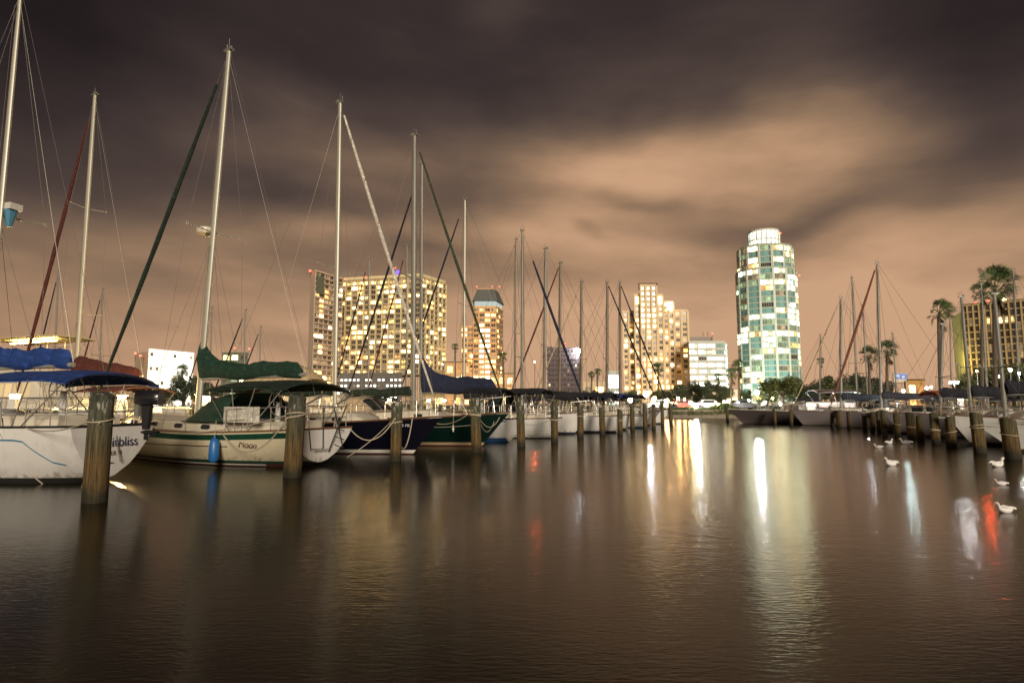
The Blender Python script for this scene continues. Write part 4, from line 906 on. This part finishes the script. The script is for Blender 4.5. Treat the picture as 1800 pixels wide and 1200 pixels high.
s = MB(); R = random.Random(4)
for i in range(2600):
    x = X(1176, SHY) + (X(1292, SHY) - X(1176, SHY)) * R.random(); hgt = (.25 + .5 * max(0, math.sin(x * .9) * math.sin(x * .37 + 1))) * (.5 + R.random()); y = SHY - .7 + 2.2 * R.random(); a = R.random() * PI
    dx, dy = .10 * math.cos(a), .10 * math.sin(a); z = LZ + .1 if y > SHY - .05 else LZ - .2 - .3 * R.random()
    s.add([(x - dx, y - dy, z), (x + dx, y + dy, z), (x + (R.random() - .5) * .5, y - .25 * R.random(), z + hgt)], [(0, 1, 2)])
tag(s.build('shore_grass', mat('shore_grass_blades', (.10, .13, .03), .8, island=.6)), 'ragged yellow green grass and low plants spilling over the seawall', kind='stuff')
# ---------------------------------------------------------------- street lamps
POLE = mat('lamp_pole', (.12, .12, .11), .5, metal=.4)
def lampm(name, col, st): return lit(name, col, st, 0, sampled=True)
LW = lampm('white_lamp', (.95, .97, 1.0), 900); LBL = lampm('bluish_lamp', (.72, .83, 1), 700); LCY = lampm('cyan_lamp', (.75, 1.0, .95), 700); LOR = lampm('orange_lamp', (1, .55, .18), 220); LRD = lampm('red_lamp', (1, .10, .02), 600); LYL = lampm('yellow_lamp', (1, .78, .30), 260); LSM = lampm('small_white_lamp', (1, .96, .95), 600)
def street_lamp(label, px, py, D, m_, r=.24, heads=1, z0=LZ, gap=.95, name='street_lamp', group='street lamps along the far shore'):
    p = P(px, py, D); o = thing(name, label, name.replace('_', ' '), (p.x, D, z0), 0, group); h = p.z - z0
    s = MB(); q_ = 1 if name == 'street_lamp' else .5; s.lathe((0, 0, 0), [(.16 * q_, 0), (.15 * q_, .3), (.07 * q_, .35), (.05 * q_, h - r)], 8)
    if heads == 3: s.box((0, 0, h + .05), (gap * 2.3, .05, .05))
    s.build('pole', POLE, o)
    for k in range(heads):
        x = (k - (heads - 1) / 2) * gap; s = MB(); s.lathe((x, 0, h), [(.02, -r), (r * .7, -r * .7), (r, 0), (r * .7, r * .7), (.02, r)], 12); s.build('lamp', m_, o, smooth=True)
        s = MB(); s.lathe((x, 0, h + r * .9), [(r * 1.2, 0), (r * .8, r * .35), (.03, r * .5)], 12); s.build('lamp_cap', POLE, o)
for a in (('bluish white street lamp at left row end, below stepped tower', 1136, 692, 80, LBL, .36), ('brightest white street lamp below round tower', 1330, 690, 100, LW, .38), 
          ('white street lamp right of orange low building', 1629, 682, 110, LSM, .22), ('small white street lamp close to its bigger twin by orange building', 1637, 680, 128, LSM, .2), ('low white street lamp above navy sail cover', 1635, 699, 88, LSM, .12), 
          ('orange street lamp left of dark yacht bow', 1192, 700, 84, LOR, .2), ('orange street lamp above the grassy seawall', 1214, 707, 80, LYL, .18), ('warm street lamp behind the two slim palms', 1281, 703, 90, LYL, .2),
          ('warm street lamp above dark yacht foredeck', 1316, 704, 88, LYL, .16), ('warm street lamp above dark yacht hardtop', 1358, 700, 92, LOR, .16), ('orange street lamp behind last left masts, left one', 1108, 703, 82, LOR, .3), ('orange street lamp behind last left masts, middle one', 1150, 701, 84, LOR, .34), ('orange street lamp behind last left masts, right one', 1172, 704, 80, LOR, .26),
          ('warm street lamp at foot of crowned tower', 815, 662, 140, LYL, .4), ('orange street lamp left of crowned tower', 778, 640, 150, LW, .16)):
    street_lamp(*a)
for k, (px, py) in enumerate(((1181, 708), (1203, 702), (1226, 711), (1239, 706), (1262, 711), (1273, 706), (1300, 711), (1345, 707), (1372, 710), (1404, 708))):
    street_lamp(f'low warm path lamp, {ORD[k]} from the left on the lawn behind the far seawall', px, py, 79 + (k * 37 % 7), [LYL, LOR, LSM, LYL, LOR][k % 5], .10 + .03 * (k % 3), name='path_lamp', group='low path lamps behind the seawall')
DG = 'tall lamps on the docks'
for a in (('white dock lamp left of billboard', 1560, 693, 49, LW, .085), ('cyan white dock lamp below billboard', 1588, 687, 46, LCY, .11), ('white dock lamp in front of gridded hotel', 1759, 662, 36.5, LSM, .105), ('small white dock lamp near right picture edge', 1791, 656, 34.5, LSM, .06),
          ('red dock lamp right of the triple lamp', 1717, 652, 37.5, LRD, .06), ('yellow dock lamp at right picture edge', 1776, 650, 34, LYL, .09), ('small white dock lamp near thick pale mast', 1522, 700, 53, LSM, .05), ('red dock lamp among the left masts, before grey office slab', 940, 636, 57.8, LRD, .07)):
    street_lamp(*a, z0=.98, name='dock_lamp', group=DG)
street_lamp('triple headed white dock lamp before gridded hotel', 1677, 672, 39, LSM, .075, 3, z0=.98, gap=.22, name='dock_lamp', group=DG)
o = thing('bollard_light', 'low white bollard light on the seawall edge below white office block', 'bollard light', (X(1222, SHY) , SHY - .3, LZ + .18)); s = MB(); s.lathe((0, 0, 0), [(.10, 0), (.10, .25)], 10); s.build('base', POLE, o); s = MB(); s.lathe((0, 0, .25), [(.12, 0), (.14, .1), (.10, .2)], 10); s.build('lamp', LW, o)

# ---------------------------------------------------------------- parked cars on the waterfront road
TYRE = mat('tyre', (.015, .015, .015), .8)
def car(label, px, D, m_):
    o = thing('parked_car', label, 'car', (X(px, D), D, LZ + .02), 0, 'cars parked on the waterfront road'); s = MB()
    low = [(-2.2, .35), (-2.25, .75), (-2.0, .95), (-1.3, 1.0), (1.1, .98), (2.0, .85), (2.25, .62), (2.2, .35)]
    s.rings([[Vector((x, y, z)) for x, z in low] for y in (-.88, -.8 - .1, .9, .88)]); s.rings([[Vector((x * (1 - k * .0), y, z)) for x, z in ((-1.5, .97), (-1.1, 1.42), (.35, 1.45), (1.05, .97))] for k, y in ((0, -.74), (1, .74))]); s.build('body', m_, o)
    s = MB()
    for sy in (-1, 1): s.add([Vector((x, sy * .765, z)) for x, z in ((-1.25, 1.03), (-1.0, 1.36), (.3, 1.38), (.8, 1.03))], [(0, 1, 2, 3)])
    s.build('side_window', GLS, o)
    for x in (-1.35, 1.35):
        for sy in (-1, 1): s = MB(); s.lathe((x, sy * .82, .32), [(.1, -.1), (.32, -.1), (.32, .1), (.1, .1)], 14, M=Matrix.Rotation(HP, 3, 'X')); s.build('wheel', TYRE, o)
for k, (px, D, c_, nm) in enumerate(((1202, 84.5, (.35, .05, .04), 'red'), (1247, 84.5, (.5, .5, .5), 'silver'), (1305, 84.5, (.05, .06, .08), 'black'), (1160, 84.5, (.5, .48, .42), 'white'))):
    car(f'{nm} car parked on the waterfront road beyond the channel', px, D, mat(nm + '_car_paint', c_, .3, coat=.6, var=.03))
# ---------------------------------------------------------------- buildings
W1 = lit('window_warm', (1, .60, .20), 10.0, .9, pattern=.75, pscale=.45); W2 = lit('window_white', (1, .86, .50), 12.0, .9, pattern=.7, pscale=.45); W3 = lit('window_yellow', (1, .76, .20), 6.0, .85, pattern=.7)
W4 = lit('window_orange', (1, .44, .11), 7.0, .9, pattern=.5); W5 = lit('window_cool', (.84, 1, .76), 7.0, .85, pattern=.6, pscale=.4); WD = mat('window_dark', (.055, .050, .042), .12, island=.5); WT = mat('window_teal', (.15, .31, .30), .15, island=.35)
WGN = lit('window_green', (.50, .72, .36), .6, .6, pattern=.5); WBR = lit('floodlit_white', (1, .97, .86), 3.2, .3); WDIM = lit('window_dim', (.9, .6, .3), .38, .8, pattern=.5)
RED = lit('red_beacon', (1, .07, .04), 7, 0, sampled=False); PURP = lit('purple_light', (.28, .15, 1), 1.3, 0)
WMATS = [W1, W2, W3, W4, W5, WD, WT, WGN, WBR, WDIM]
iW1, iW2, iW3, iW4, iW5, iWD, iWT, iWG, iWB, iWM = range(10)
def facade(name, c, **k): return mat(name, c, .85, var=.12, scale=.08, **k)
class Bld:
    def __init__(s, name, label, cat='building'):
        s.wins = []; s.mb = {}; s.name, s.label, s.cat = name, label, cat; s.root = thing(name, label, cat)
    def m(s, part, material):
        if part not in s.mb: s.mb[part] = (MB(), material)
        return s.mb[part][0]
    def faces(s, pts):
        n = len(pts); cx = sum(p[0] for p in pts) / n; cy = sum(p[1] for p in pts) / n
        for i in range(n):
            a, b_ = Vector((*pts[i], 0)), Vector((*pts[(i + 1) % n], 0)); d = (b_ - a); L = d.length; u = d / L; nn = Vector((u.y, -u.x, 0))
            if nn.dot((a + b_) / 2 - Vector((cx, cy, 0))) < 0: nn = -nn
            if nn.dot(-((a + b_) / 2)) > 0: yield i, a, u, nn, L
    def block(s, pts, z0, z1, wall, fh=3.4, cw=4, pal=None, ww=.7, wh=.6, panes=2, rib=None, ledge=None, skip=None, parapet=True, only=None, base=0, fn=None, ribd=.5, ledd=.35):
        s.m('wall', wall).prism(pts, z0, z1)
        if parapet:
            n = len(pts); cx = sum(p[0] for p in pts) / n; cy = sum(p[1] for p in pts) / n; o2 = [(cx + (x - cx) * 1.01, cy + (y - cy) * 1.01) for x, y in pts]; s.m('parapet', wall).prism(o2, z1 + .002, z1 + 1.0)
        nf = max(1, int((z1 - z0 - base) / fh + .3)); fh = (z1 - z0 - base) / nf
        for fi, a, u, nn, L in s.faces(pts):
            if only is not None and fi not in only: continue
            nc = max(1, round(L / cw)); c = L / nc
            for i in range(nc):
                for j in range(nf):
                    if skip and skip(fi, i, j, nc, nf): continue
                    mi = fn(fi, i, j, nc, nf) if fn else None
                    if mi is None: mi = random.choices([p[0] for p in pal], [p[1] for p in pal])[0]
                    s.wins.append((a + u * (i + .5) * c + nn * .06 + Vector((0, 0, z0 + base + (j + .5) * fh)), u, nn, c * ww, fh * wh, mi, panes))
            if rib:
                for i in range(nc + 1): s.m('pilaster', rib).box(a + u * min(max(i * c, .3), L - .3) + nn * ribd / 2 + Vector((0, 0, (z0 + z1) / 2)), (c * (1 - ww) * .55, ribd, z1 - z0 - .1), M=Matrix((u, nn, Vector((0, 0, 1)))).transposed())
            if ledge:
                for j in range(nf + 1): s.m('ledge', ledge).box(a + u * L / 2 + nn * ledd / 2 + Vector((0, 0, z0 + base + j * fh)), (L, ledd, fh * (1 - wh) * .6), M=Matrix((u, nn, Vector((0, 0, 1)))).transposed())
    def done(s, light=None):
        for part, (m_, mt) in s.mb.items(): m_.build(part, mt, s.root)
        s.wins.sort(key=lambda w_: -(w_[3] * w_[4]) / w_[0].length_squared * max(.05, w_[2].dot(-w_[0].normalized())))
        cache = {}; rest = MB()
        def quads(mb, c, u, w_, h, mi, n):
            g = .12 * w_ / n; pw = w_ / n
            for k in range(n):
                x0 = -w_ / 2 + k * pw + g / 2; x1 = x0 + pw - g
                nn = u.cross(Vector((0, 0, 1)))
                vs = [c + u * x0 + Vector((0, 0, -h / 2)), c + u * x1 + Vector((0, 0, -h / 2)), c + u * x1 + Vector((0, 0, h / 2)), c + u * x0 + Vector((0, 0, h / 2))]
                mb.add(vs + [p - nn * .10 for p in vs], [(0, 1, 2, 3), (0, 4, 5, 1), (1, 5, 6, 2), (2, 6, 7, 3), (3, 7, 4, 0)], mi)
        for k, (c, u, nn, w_, h, mi, n) in enumerate(s.wins):
            if u.cross(Vector((0, 0, 1))).dot(nn) < 0: u = -u
            if k < 100:
                key = (round(w_, 2), round(h, 2), mi, n)
                if key not in cache: m_ = MB(); quads(m_, Vector(), Vector((1, 0, 0)), w_, h, 0, n); cache[key] = m_.mesh('window', WMATS[mi])
                put('window', cache[key], s.root, c, (0, 0, math.atan2(u.y, u.x)))
            else: quads(rest, c, u, w_, h, mi, n)
        if rest.v: o = rest.build('window', WMATS, s.root); o['kind'] = 'stuff'
    def beacon(s, px, py, D, r=.8):
        p = P(px, py, D); r *= .62; m_ = MB(); m_.lathe(p, [(.1, -r), (r, -.2), (r, .4), (.1, r)], 8); m_.tube([p - Vector((0, 0, 4)), p - Vector((0, 0, r))], .15, 5, mi=1); m_.build('beacon', [RED, POLE], s.root)
def flood(B, px, py, D, en, col, size=1.5):
    p = P(px, py, D); m_ = MB(); m_.box(p, (1.2, .8, .8)); m_.tube([(p.x, p.y, 0), p], .12, 5); o = m_.build('floodlight', POLE, B.root)
    ld = bpy.data.lights.new('flood_lamp', 'POINT'); ld.energy = en; ld.color = col; ld.shadow_soft_size = size; l = put('flood_lamp', ld, o); l.location = p + Vector((0, 1.5, 1.2))
def XY(px, D): return (X(px, D), D)

# round residential tower
fg = facade('pale_green_cladding', (.40, .47, .38)); fw = facade('white_mullion', (.62, .66, .58))
B = Bld('residential_tower', 'round glass tower with lit drum on top, tallest in the skyline', 'tower'); D0 = 430; cx_ = X(1356, D0)
def ngon(rx, n, off, cy=D0): return [(cx_ + rx * math.cos(2 * PI * k / n + off), cy + rx * .9 * math.sin(2 * PI * k / n + off)) for k in range(n)]
palT = [(iWT, 34), (iWD, 5), (iW2, 9), (iW1, 4), (iWG, 18), (iW5, 11), (iW4, 2), (iW3, 1), (iWM, 8)]
NG = 14; R1 = 50.5 / F * D0; R2_ = 46 / F * D0
def towfn(fi, i, j, nc, nf):
    if nf > 12 and j in (nf - 12, ): return random.choice([iW2, iW1, iW2])
    if nf < 8 and j in (1, 2, 3): return random.choice([iW1, iW2, iWG, iWT, iWM])
    if nf < 8 and j == nf - 1: return iWT
    return None
zt1, zt2, zt3 = Z(480, D0), Z(440, D0), Z(411, D0)
B.block(ngon(R1, NG, .10), 0, zt1, fg, fh=4.05, cw=30, pal=palT, ww=.84, wh=.72, panes=5, rib=fw, ledge=fg, fn=towfn, ribd=.5, ledd=.35)
B.block(ngon(R2_, NG, .10), zt1 + .01, zt2, fg, fh=4.05, cw=30, pal=palT, ww=.84, wh=.7, panes=5, rib=fw, ledge=fg, fn=towfn, ribd=.9, ledd=.6)
dr = 26.5 / F * D0
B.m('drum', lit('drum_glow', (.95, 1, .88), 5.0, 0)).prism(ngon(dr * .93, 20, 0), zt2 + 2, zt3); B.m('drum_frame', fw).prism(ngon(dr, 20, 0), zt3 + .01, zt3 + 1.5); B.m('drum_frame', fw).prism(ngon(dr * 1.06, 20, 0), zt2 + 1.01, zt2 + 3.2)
for k in range(20):
    p = ngon(dr * .96, 20, .1)[k]; B.m('drum_frame', fw).box((p[0], p[1], (zt2 + zt3) / 2), (1.1, 1.1, zt3 - zt2 - .5))
B.m('drum_frame', fw).prism(ngon(dr * .97, 20, .1), (zt2 + zt3) / 2, (zt2 + zt3) / 2 + 1.1)
flood(B, 1288, 684, D0 - 30, 16000, (.85, 1, .8)); flood(B, 1345, 676, D0 - 62, 42000, (.62, .78, 1)); flood(B, 1385, 684, D0 - 60, 26000, (.9, 1, .55))  # first floodlight is an added fill for the unlit left facets
for px, py in ((1328, 411), (1350, 409), (1372, 410), (1405, 484), (1300, 484)): B.beacon(px, py, D0 - 10)
B.done()

# wide apartment block and its neighbour
fy = facade('cream_concrete', (.68, .57, .33)); fyd = facade('dim_balcony_wall', (.42, .33, .19)); fpink = facade('pink_concrete', (.55, .42, .31))
palB = [(iWD, 44), (iWM, 18), (iW1, 15), (iW3, 9), (iW2, 8), (iW4, 7)]
B = Bld('apartment_block', 'wide lit apartment block with vertical ribs, left of centre', 'building')
zt = Z(488, 450); fr = [XY(592, 467), XY(737, 450), XY(781, 478), (X(781, 478) - 60, 520), (X(592, 467) - 5, 520)]
def bfn(fi, i, j, nc, nf):
    if j == nf - 1: return random.choice([iW1, iW3, iW1, iWM])
    if j == 0: return random.choice([iW1, iWM])
    if fi == 0 and (i, j) in ((3, nf - 4), (3, nf - 5), (4, nf - 4), (6, nf - 3), (7, nf - 3), (8, nf - 3)): return iW2
    return None
B.block(fr, Z(658, 455), zt, fyd, fh=3.75, cw=5.4, pal=palB, ww=.72, wh=.54, panes=2, rib=fy, ledge=fyd, fn=bfn, ribd=1.3, ledd=1.0)
B.m('cornice', fy).prism([(x * 1.002, y * .998) for x, y in fr], zt + 1.02, zt + 3.2)
B.m('podium', facade('grey_podium', (.13, .12, .11))).prism([XY(596, 442), XY(706, 436), XY(706, 449), XY(596, 449)], 0, Z(655, 440))
for i in range(15):
    for j in range(5):
        q = (i + .5) / 15; a, b_ = Vector((*XY(596, 442), 0)), Vector((*XY(706, 436), 0)); u = (b_ - a).normalized()
        if i % 3 != 2 or random.random() < .4: B.wins.append((a.lerp(b_, q) + Vector((0, -.1, 2.5 + j * 4.2)), u, Vector((0, -1, 0)), 1.9, 1.5, iWB if random.random() < .8 else iWM, 1))
m_ = MB(); m_.lathe(P(699, 479, 460), [(.2, -2), (1.8, -1.4), (2.1, 0), (1.4, 1.7), (.2, 2)], 14); m_.build('rooftop_light', PURP, B.root)
for px, py in ((695, 471), (606, 491), (641, 487)): B.beacon(px, py, 456, 1.2 if px == 641 else .8)
B.done()
B = Bld('apartment_tower', 'slim pinkish apartment tower with blank end wall, left of wide block', 'tower')
zt = Z(480, 425)
B.block([XY(538, 425), XY(546, 418), XY(596, 446), (X(596, 446) - 10, 480), (X(538, 425), 470)], 0, zt, fpink, fh=3.7, cw=5.2, pal=[(iWD, 30), (iWM, 34), (iW1, 8), (iW2, 8), (iW4, 8)], ww=.80, wh=.55, ledge=fpink, rib=fpink, ribd=.5, only=(1,), ledd=1.2)
B.m('rooftop_screen', facade('olive_screen', (.12, .13, .09))).prism([XY(549, 416.5), XY(563, 424), XY(563, 426), XY(549, 418.5)], zt - 16, zt - 3)
B.beacon(545, 476, 420, 1.3); B.done()

# crowned tower
fo = facade('orange_stone', (.66, .40, .19)); fgg = facade('glass_crown', (.11, .12, .11))
B = Bld('office_tower', 'orange lit office tower with sloped dark glass crown', 'tower'); D0 = 480
palC = [(iWD, 40), (iWM, 30), (iW4, 22), (iW1, 12)]
def cfn(fi, i, j, nc, nf): return random.choice([iW2, iWB]) if fi == 0 and i in (nc // 2 - 1, nc // 2) and j < nf * .78 else None
B.block([XY(831, D0), XY(872, D0), XY(884, D0 + 22), (X(884, D0 + 22) - 8, D0 + 40), (X(831, D0), D0 + 40)], 0, Z(540, D0), fo, fh=4.1, cw=4.6, pal=palC, ww=.78, wh=.5, ledge=fo, fn=cfn, ledd=.4)
B.block([XY(810, D0 + 3), XY(831, D0 + 3), XY(831, D0 + 30), XY(810, D0 + 30)], 0, Z(574, D0), fo, fh=4.1, cw=4.8, pal=palC, ww=.8, wh=.5, ledge=fo, ledd=.4)
B.m('lantern_storey', lit('lantern_glow', (.82, 1, .90), .50, .2)).prism([XY(833, D0 + 1), XY(871, D0 + 1), XY(882, D0 + 20), (X(833, D0), D0 + 36)], Z(540, D0) + 1.01, Z(529, D0))
q1 = [XY(829, D0 - 1), XY(874, D0 - 1), XY(886, D0 + 22), (X(829, D0), D0 + 40)]; q2 = [XY(838, D0 + 6), XY(868, D0 + 6), XY(876, D0 + 20), (X(840, D0), D0 + 32)]
B.m('crown', fgg).prism(q1, Z(528.5, D0), Z(506, D0), top=q2); B.m('ridge', fo).prism(q2, Z(505.8, D0), Z(504.5, D0))
flood(B, 845, 692, D0 - 40, 20000, (1, .62, .28))
for px in (838, 865, 878): B.beacon(px, 504, D0, .7)
B.done()

# grey slab
B = Bld('office_slab', 'dark grey office slab with few lit windows and bright corner lamp', 'building'); D0 = 400
B.block([XY(963, D0), XY(1023, D0), XY(1023, D0 + 20), XY(963, D0 + 20)], 0, Z(613, D0), facade('grey_slab_wall', (.10, .075, .085)), fh=3.2, cw=2.6, pal=[(iWD, 88), (iW2, 4), (iWM, 10)], ww=.55, wh=.5, panes=1, ledge=facade('grey_slab_ledge', (.12, .09, .10)))
m_ = MB(); m_.lathe(P(1019, 617, D0 - 3), [(.1, -1.3), (1.1, -.7), (1.3, 0), (1.1, .7), (.1, 1.3)], 10); m_.build('corner_lamp', lit('slab_lamp', (.9, .95, 1), 320, 0, sampled=True), B.root)
B.beacon(993, 604, D0, .7); B.beacon(993, 609, D0, .7); B.done()

# stepped residential tower
fp = facade('peach_stone', (.66, .52, .33)); froof = facade('brown_roof', (.09, .035, .02))
B = Bld('stepped_tower', 'stepped peach coloured tower with small hipped roof', 'tower'); D0 = 380
palS = [(iWD, 46), (iWM, 26), (iW1, 15), (iW2, 10), (iW3, 3), (iW4, 18)]
def sfn(fi, i, j, nc, nf):
    if nf > 20 and nf * .62 < j < nf * .74: return random.choice([iW1, iW2, iW1, iW3])
    if j < nf * .25: return random.choice([iW4, iW1, iWM, iWD])
    return None
kw = dict(fh=3.45, cw=3.9, pal=palS, ww=.54, wh=.56, panes=2, rib=fp, fn=sfn, ribd=.7)
B.block([XY(1118, D0), XY(1170, D0), XY(1170, D0 + 30), XY(1118, D0 + 30)], 0, Z(519, D0), fp, **kw)
B.block([XY(1129, D0 - 2), XY(1159, D0 - 2), XY(1159, D0 + 20), XY(1129, D0 + 20)], 0, Z(503, D0), fp, **kw)
B.block([XY(1097, D0 + 6), XY(1118, D0 + 6), XY(1118, D0 + 30), XY(1097, D0 + 30)], 0, Z(546, D0), fp, **kw)
B.block([XY(1170, D0 + 4), XY(1189, D0 + 4), XY(1189, D0 + 30), XY(1170, D0 + 30)], 0, Z(529, D0), fp, **kw)
B.block([XY(1189, D0 + 8), XY(1214, D0 + 8), XY(1214, D0 + 30), XY(1189, D0 + 30)], 0, Z(543, D0), fp, **kw)
r0 = [XY(1127, D0 - 3), XY(1161, D0 - 3), XY(1161, D0 + 21), XY(1127, D0 + 21)]; r1 = [XY(1143, D0 + 8), XY(1145, D0 + 8), XY(1145, D0 + 10), XY(1143, D0 + 10)]
B.m('roof', froof).prism(r0, Z(502, D0) + 1.01, Z(494, D0), top=r1)
flood(B, 1125, 692, D0 - 40, 12000, (1, .66, .42)); flood(B, 1185, 692, D0 - 40, 12000, (1, .66, .42))
for a, b_, yy in ((1119, 1128, 519), (1160, 1169, 519), (1176, 1188, 529)):
    p = MB(); p.box(((X(a, D0) + X(b_, D0)) / 2, D0 - .5, Z(yy + 9, D0)), (X(b_, D0) - X(a, D0) - .6, .5, 5)); p.build('balcony_light', W3 if a < 1170 else WBR, B.root)
B.done()

# white office block
B = Bld('office_block', 'low bright white office block right of stepped tower', 'building'); D0 = 360; fwh = facade('white_panel', (.55, .58, .52))
B.block([XY(1214, D0), XY(1277, D0), XY(1281, D0 + 15), XY(1214, D0 + 30)], 0, Z(602, D0), fwh, fh=3.7, cw=5.2, pal=[(iWB, 30), (iW5, 26), (iW2, 14), (iWT, 12), (iWD, 10)], ww=.86, wh=.5, panes=3, ledge=fwh, ledd=.5)
B.m('penthouse', facade('grey_penthouse', (.28, .25, .22))).prism([XY(1216, D0 + 6), XY(1257, D0 + 6), XY(1257, D0 + 24), XY(1216, D0 + 24)], Z(602, D0) + 1.01, Z(590, D0))
B.beacon(1252, 586, D0 + 5, .7)
for px in (1236, 1244): B.m('antenna', POLE).tube([P(px, 591, D0 + 8), P(px, 583, D0 + 8)], .25, 5)
B.done()

# gridded hotel at right
B = Bld('hotel', 'tan hotel with golden window grid, cut by right picture edge', 'building'); D0 = 300; fgold = facade('golden_fin', (.52, .39, .20))
a, b_ = XY(1703, D0), XY(1880, D0 - 25)
B.block([a, b_, (b_[0], b_[1] + 30), XY(1705, D0 + 24)], 0, Z(538, D0), facade('tan_wall', (.30, .21, .10)), fh=3.3, cw=2.35, pal=[(iWD, 82), (iWM, 14), (iW1, 1.5), (iW2, 1)], ww=.56, wh=.74, panes=1, rib=fgold, ledge=fgold, ribd=.5, ledd=.3, fn=lambda fi, i, j, nc, nf: (iW2 if random.random() < .5 else iW1) if (j == nf - 10 and i > 10) or (j == 12 and 2 < i < 9) or (j == nf - 3 and 16 < i < 20) else None)
B.m('end_wall', facade('yellow_end_wall', (.46, .40, .17))).prism([XY(1684, D0 + 14), XY(1702, D0 - .5), XY(1703, D0 + 8), XY(1686, D0 + 24)], 0, Z(549, D0))
flood(B, 1683, 640, D0 - 4, 7500, (1, .85, .25))
for px, py in ((1714, 533), (1737, 529)): B.beacon(px, py, D0 + 2, .8)
m_ = MB(); m_.lathe(P(1765, 527, D0 - 8), [(.1, -.8), (.8, 0), (.1, .8)], 8); m_.tube([P(1765, 527, D0 - 8), P(1765, 538, D0 - 8)], .15, 5); m_.build('roof_lamp', lampm('golden_lamp', (1, .72, .2), 25), B.root)
B.done()

# bright white hotel at left
B = Bld('hotel', 'bright white hotel with self-glowing walls far left between boats', 'building'); D0 = 300; fl = lit('self_glowing_wall', (1, .93, .75), 1.35, 0)  # wall material emits, standing in for light falling on the facade
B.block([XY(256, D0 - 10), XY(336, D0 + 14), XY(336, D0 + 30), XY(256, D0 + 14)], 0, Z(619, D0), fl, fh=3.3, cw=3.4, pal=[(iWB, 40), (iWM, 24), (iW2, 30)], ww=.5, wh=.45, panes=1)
B.m('stair_tower', facade('tan_stair_tower', (.40, .30, .20))).prism([XY(232, D0), XY(255.5, D0 - 9), XY(255.5, D0 + 10), XY(232, D0 + 12)], 0, Z(619, D0) - .5)
for px, py in ((238, 621), (247, 625)): B.beacon(px, py, D0 - 10, .8)
B.done()
def small(name, label, x0, x1, ty, D, wall, pal, fh=3.5, cw=4, roof=None, **k):
    B = Bld(name, label, 'building'); B.block([XY(x0, D), XY(x1, D), XY(x1, D + 12), XY(x0, D + 12)], LZ, Z(ty, D), wall, fh=fh, cw=cw, pal=pal, **k)
    if roof: B.m('roof', roof).prism([XY(x0 - 1, D - 1), XY(x1 + 1, D - 1), XY(x1 + 1, D + 13), XY(x0 - 1, D + 13)], Z(ty, D) + 1.01, Z(ty - 4, D), top=[XY(x0 + 5, D + 5), XY(x1 - 5, D + 5), XY(x1 - 5, D + 7), XY(x0 + 5, D + 7)])
    return B
B = small('office_building', 'distant low office building with greenish lit windows, left of tan canvas boat', 386, 432, 622, 340, facade('olive_wall', (.12, .12, .08)), [(iWD, 20), (iW3, 10), (iWG, 18), (iW2, 12)], fh=4, cw=4.4); B.beacon(413, 612, 342); B.beacon(438, 613, 342); B.done()
B = small('storefront', 'small glowing green white storefront left of stepped tower', 1069, 1089, 656, 220, fwh, [(iW5, 10), (iWB, 8)], fh=5, cw=2.2, ww=.9, wh=.8); B.done()
small('low_building', 'low orange lit building between wide block and crowned tower', 783, 826, 640, 260, fo, [(iW4, 10), (iW1, 14), (iW2, 5)], fh=4, cw=4, roof=froof).done()
small('low_building', 'low building with yellow lit panel right of wide block', 741, 782, 655, 240, facade('ochre_wall', (.36, .26, .12)), [(iW3, 12), (iW1, 6), (iW4, 8)], fh=4.5, cw=4).done()
small('low_building', 'low warm lit building right of crowned tower', 862, 903, 660, 250, fo, [(iW1, 12), (iW2, 8), (iW4, 4)], fh=4, cw=3.4, roof=froof).done()
small('low_building', 'low orange building right of billboard', 1598, 1628, 673, 160, facade('amber_wall', (.50, .28, .08)), [(iW4, 10), (iW1, 5)], fh=3.4, cw=3, roof=froof).done()
small('low_building', 'low dim building behind the bushes left of storefront', 1026, 1064, 676, 200, fp, [(iW1, 6), (iWD, 8), (iWM, 6)], fh=3.4, cw=3.2).done()
small('low_building', 'low dim building behind oaks right of round tower', 1418, 1560, 684, 190, facade('dim_wall', (.16, .13, .10)), [(iW1, 5), (iWD, 10), (iWM, 6)], fh=3.4, cw=4).done()
small('low_building', 'low building with lit ground floor left of white lamp', 1186, 1300, 694, 112, fp, [(iW1, 9), (iW2, 5), (iWM, 6), (iW4, 4)], fh=3.2, cw=3).done()

# billboard
D0 = 170; o = thing('billboard', 'small blue and white billboard above the trees right of twin palms', 'billboard', (X(1585, D0), D0, LZ))
bw = X(1597, D0) - X(1573, D0); z0, z1 = Z(671, D0) - LZ, Z(656, D0) - LZ
s = MB(); s.box((0, 0, (z0 + z1) / 2), (bw, .4, z1 - z0)); s.build('frame', fwh, o)
s = MB(); s.box((.4, -.24, (z0 + z1) / 2 + .35), (bw * .82, .06, (z1 - z0) * .62)); s.build('panel', lit('billboard_panel', (.30, .42, .95), .55, 0), o)
for q_, z_, w_ in ((-.18, .5, .22), (.2, .2, .18)):
    s = MB(); s.box((bw * q_, -.29, (z0 + z1) / 2 + z_), (bw * w_, .04, .6)); s.build('panel_print', lit('billboard_print', (.75, .9, 1), .8, 0), o)
s = MB()
for x in (-bw * .35, bw * .35): s.box((x, .1, z0 / 2), (.3, .3, z0))
s.build('support_post', POLE, o)
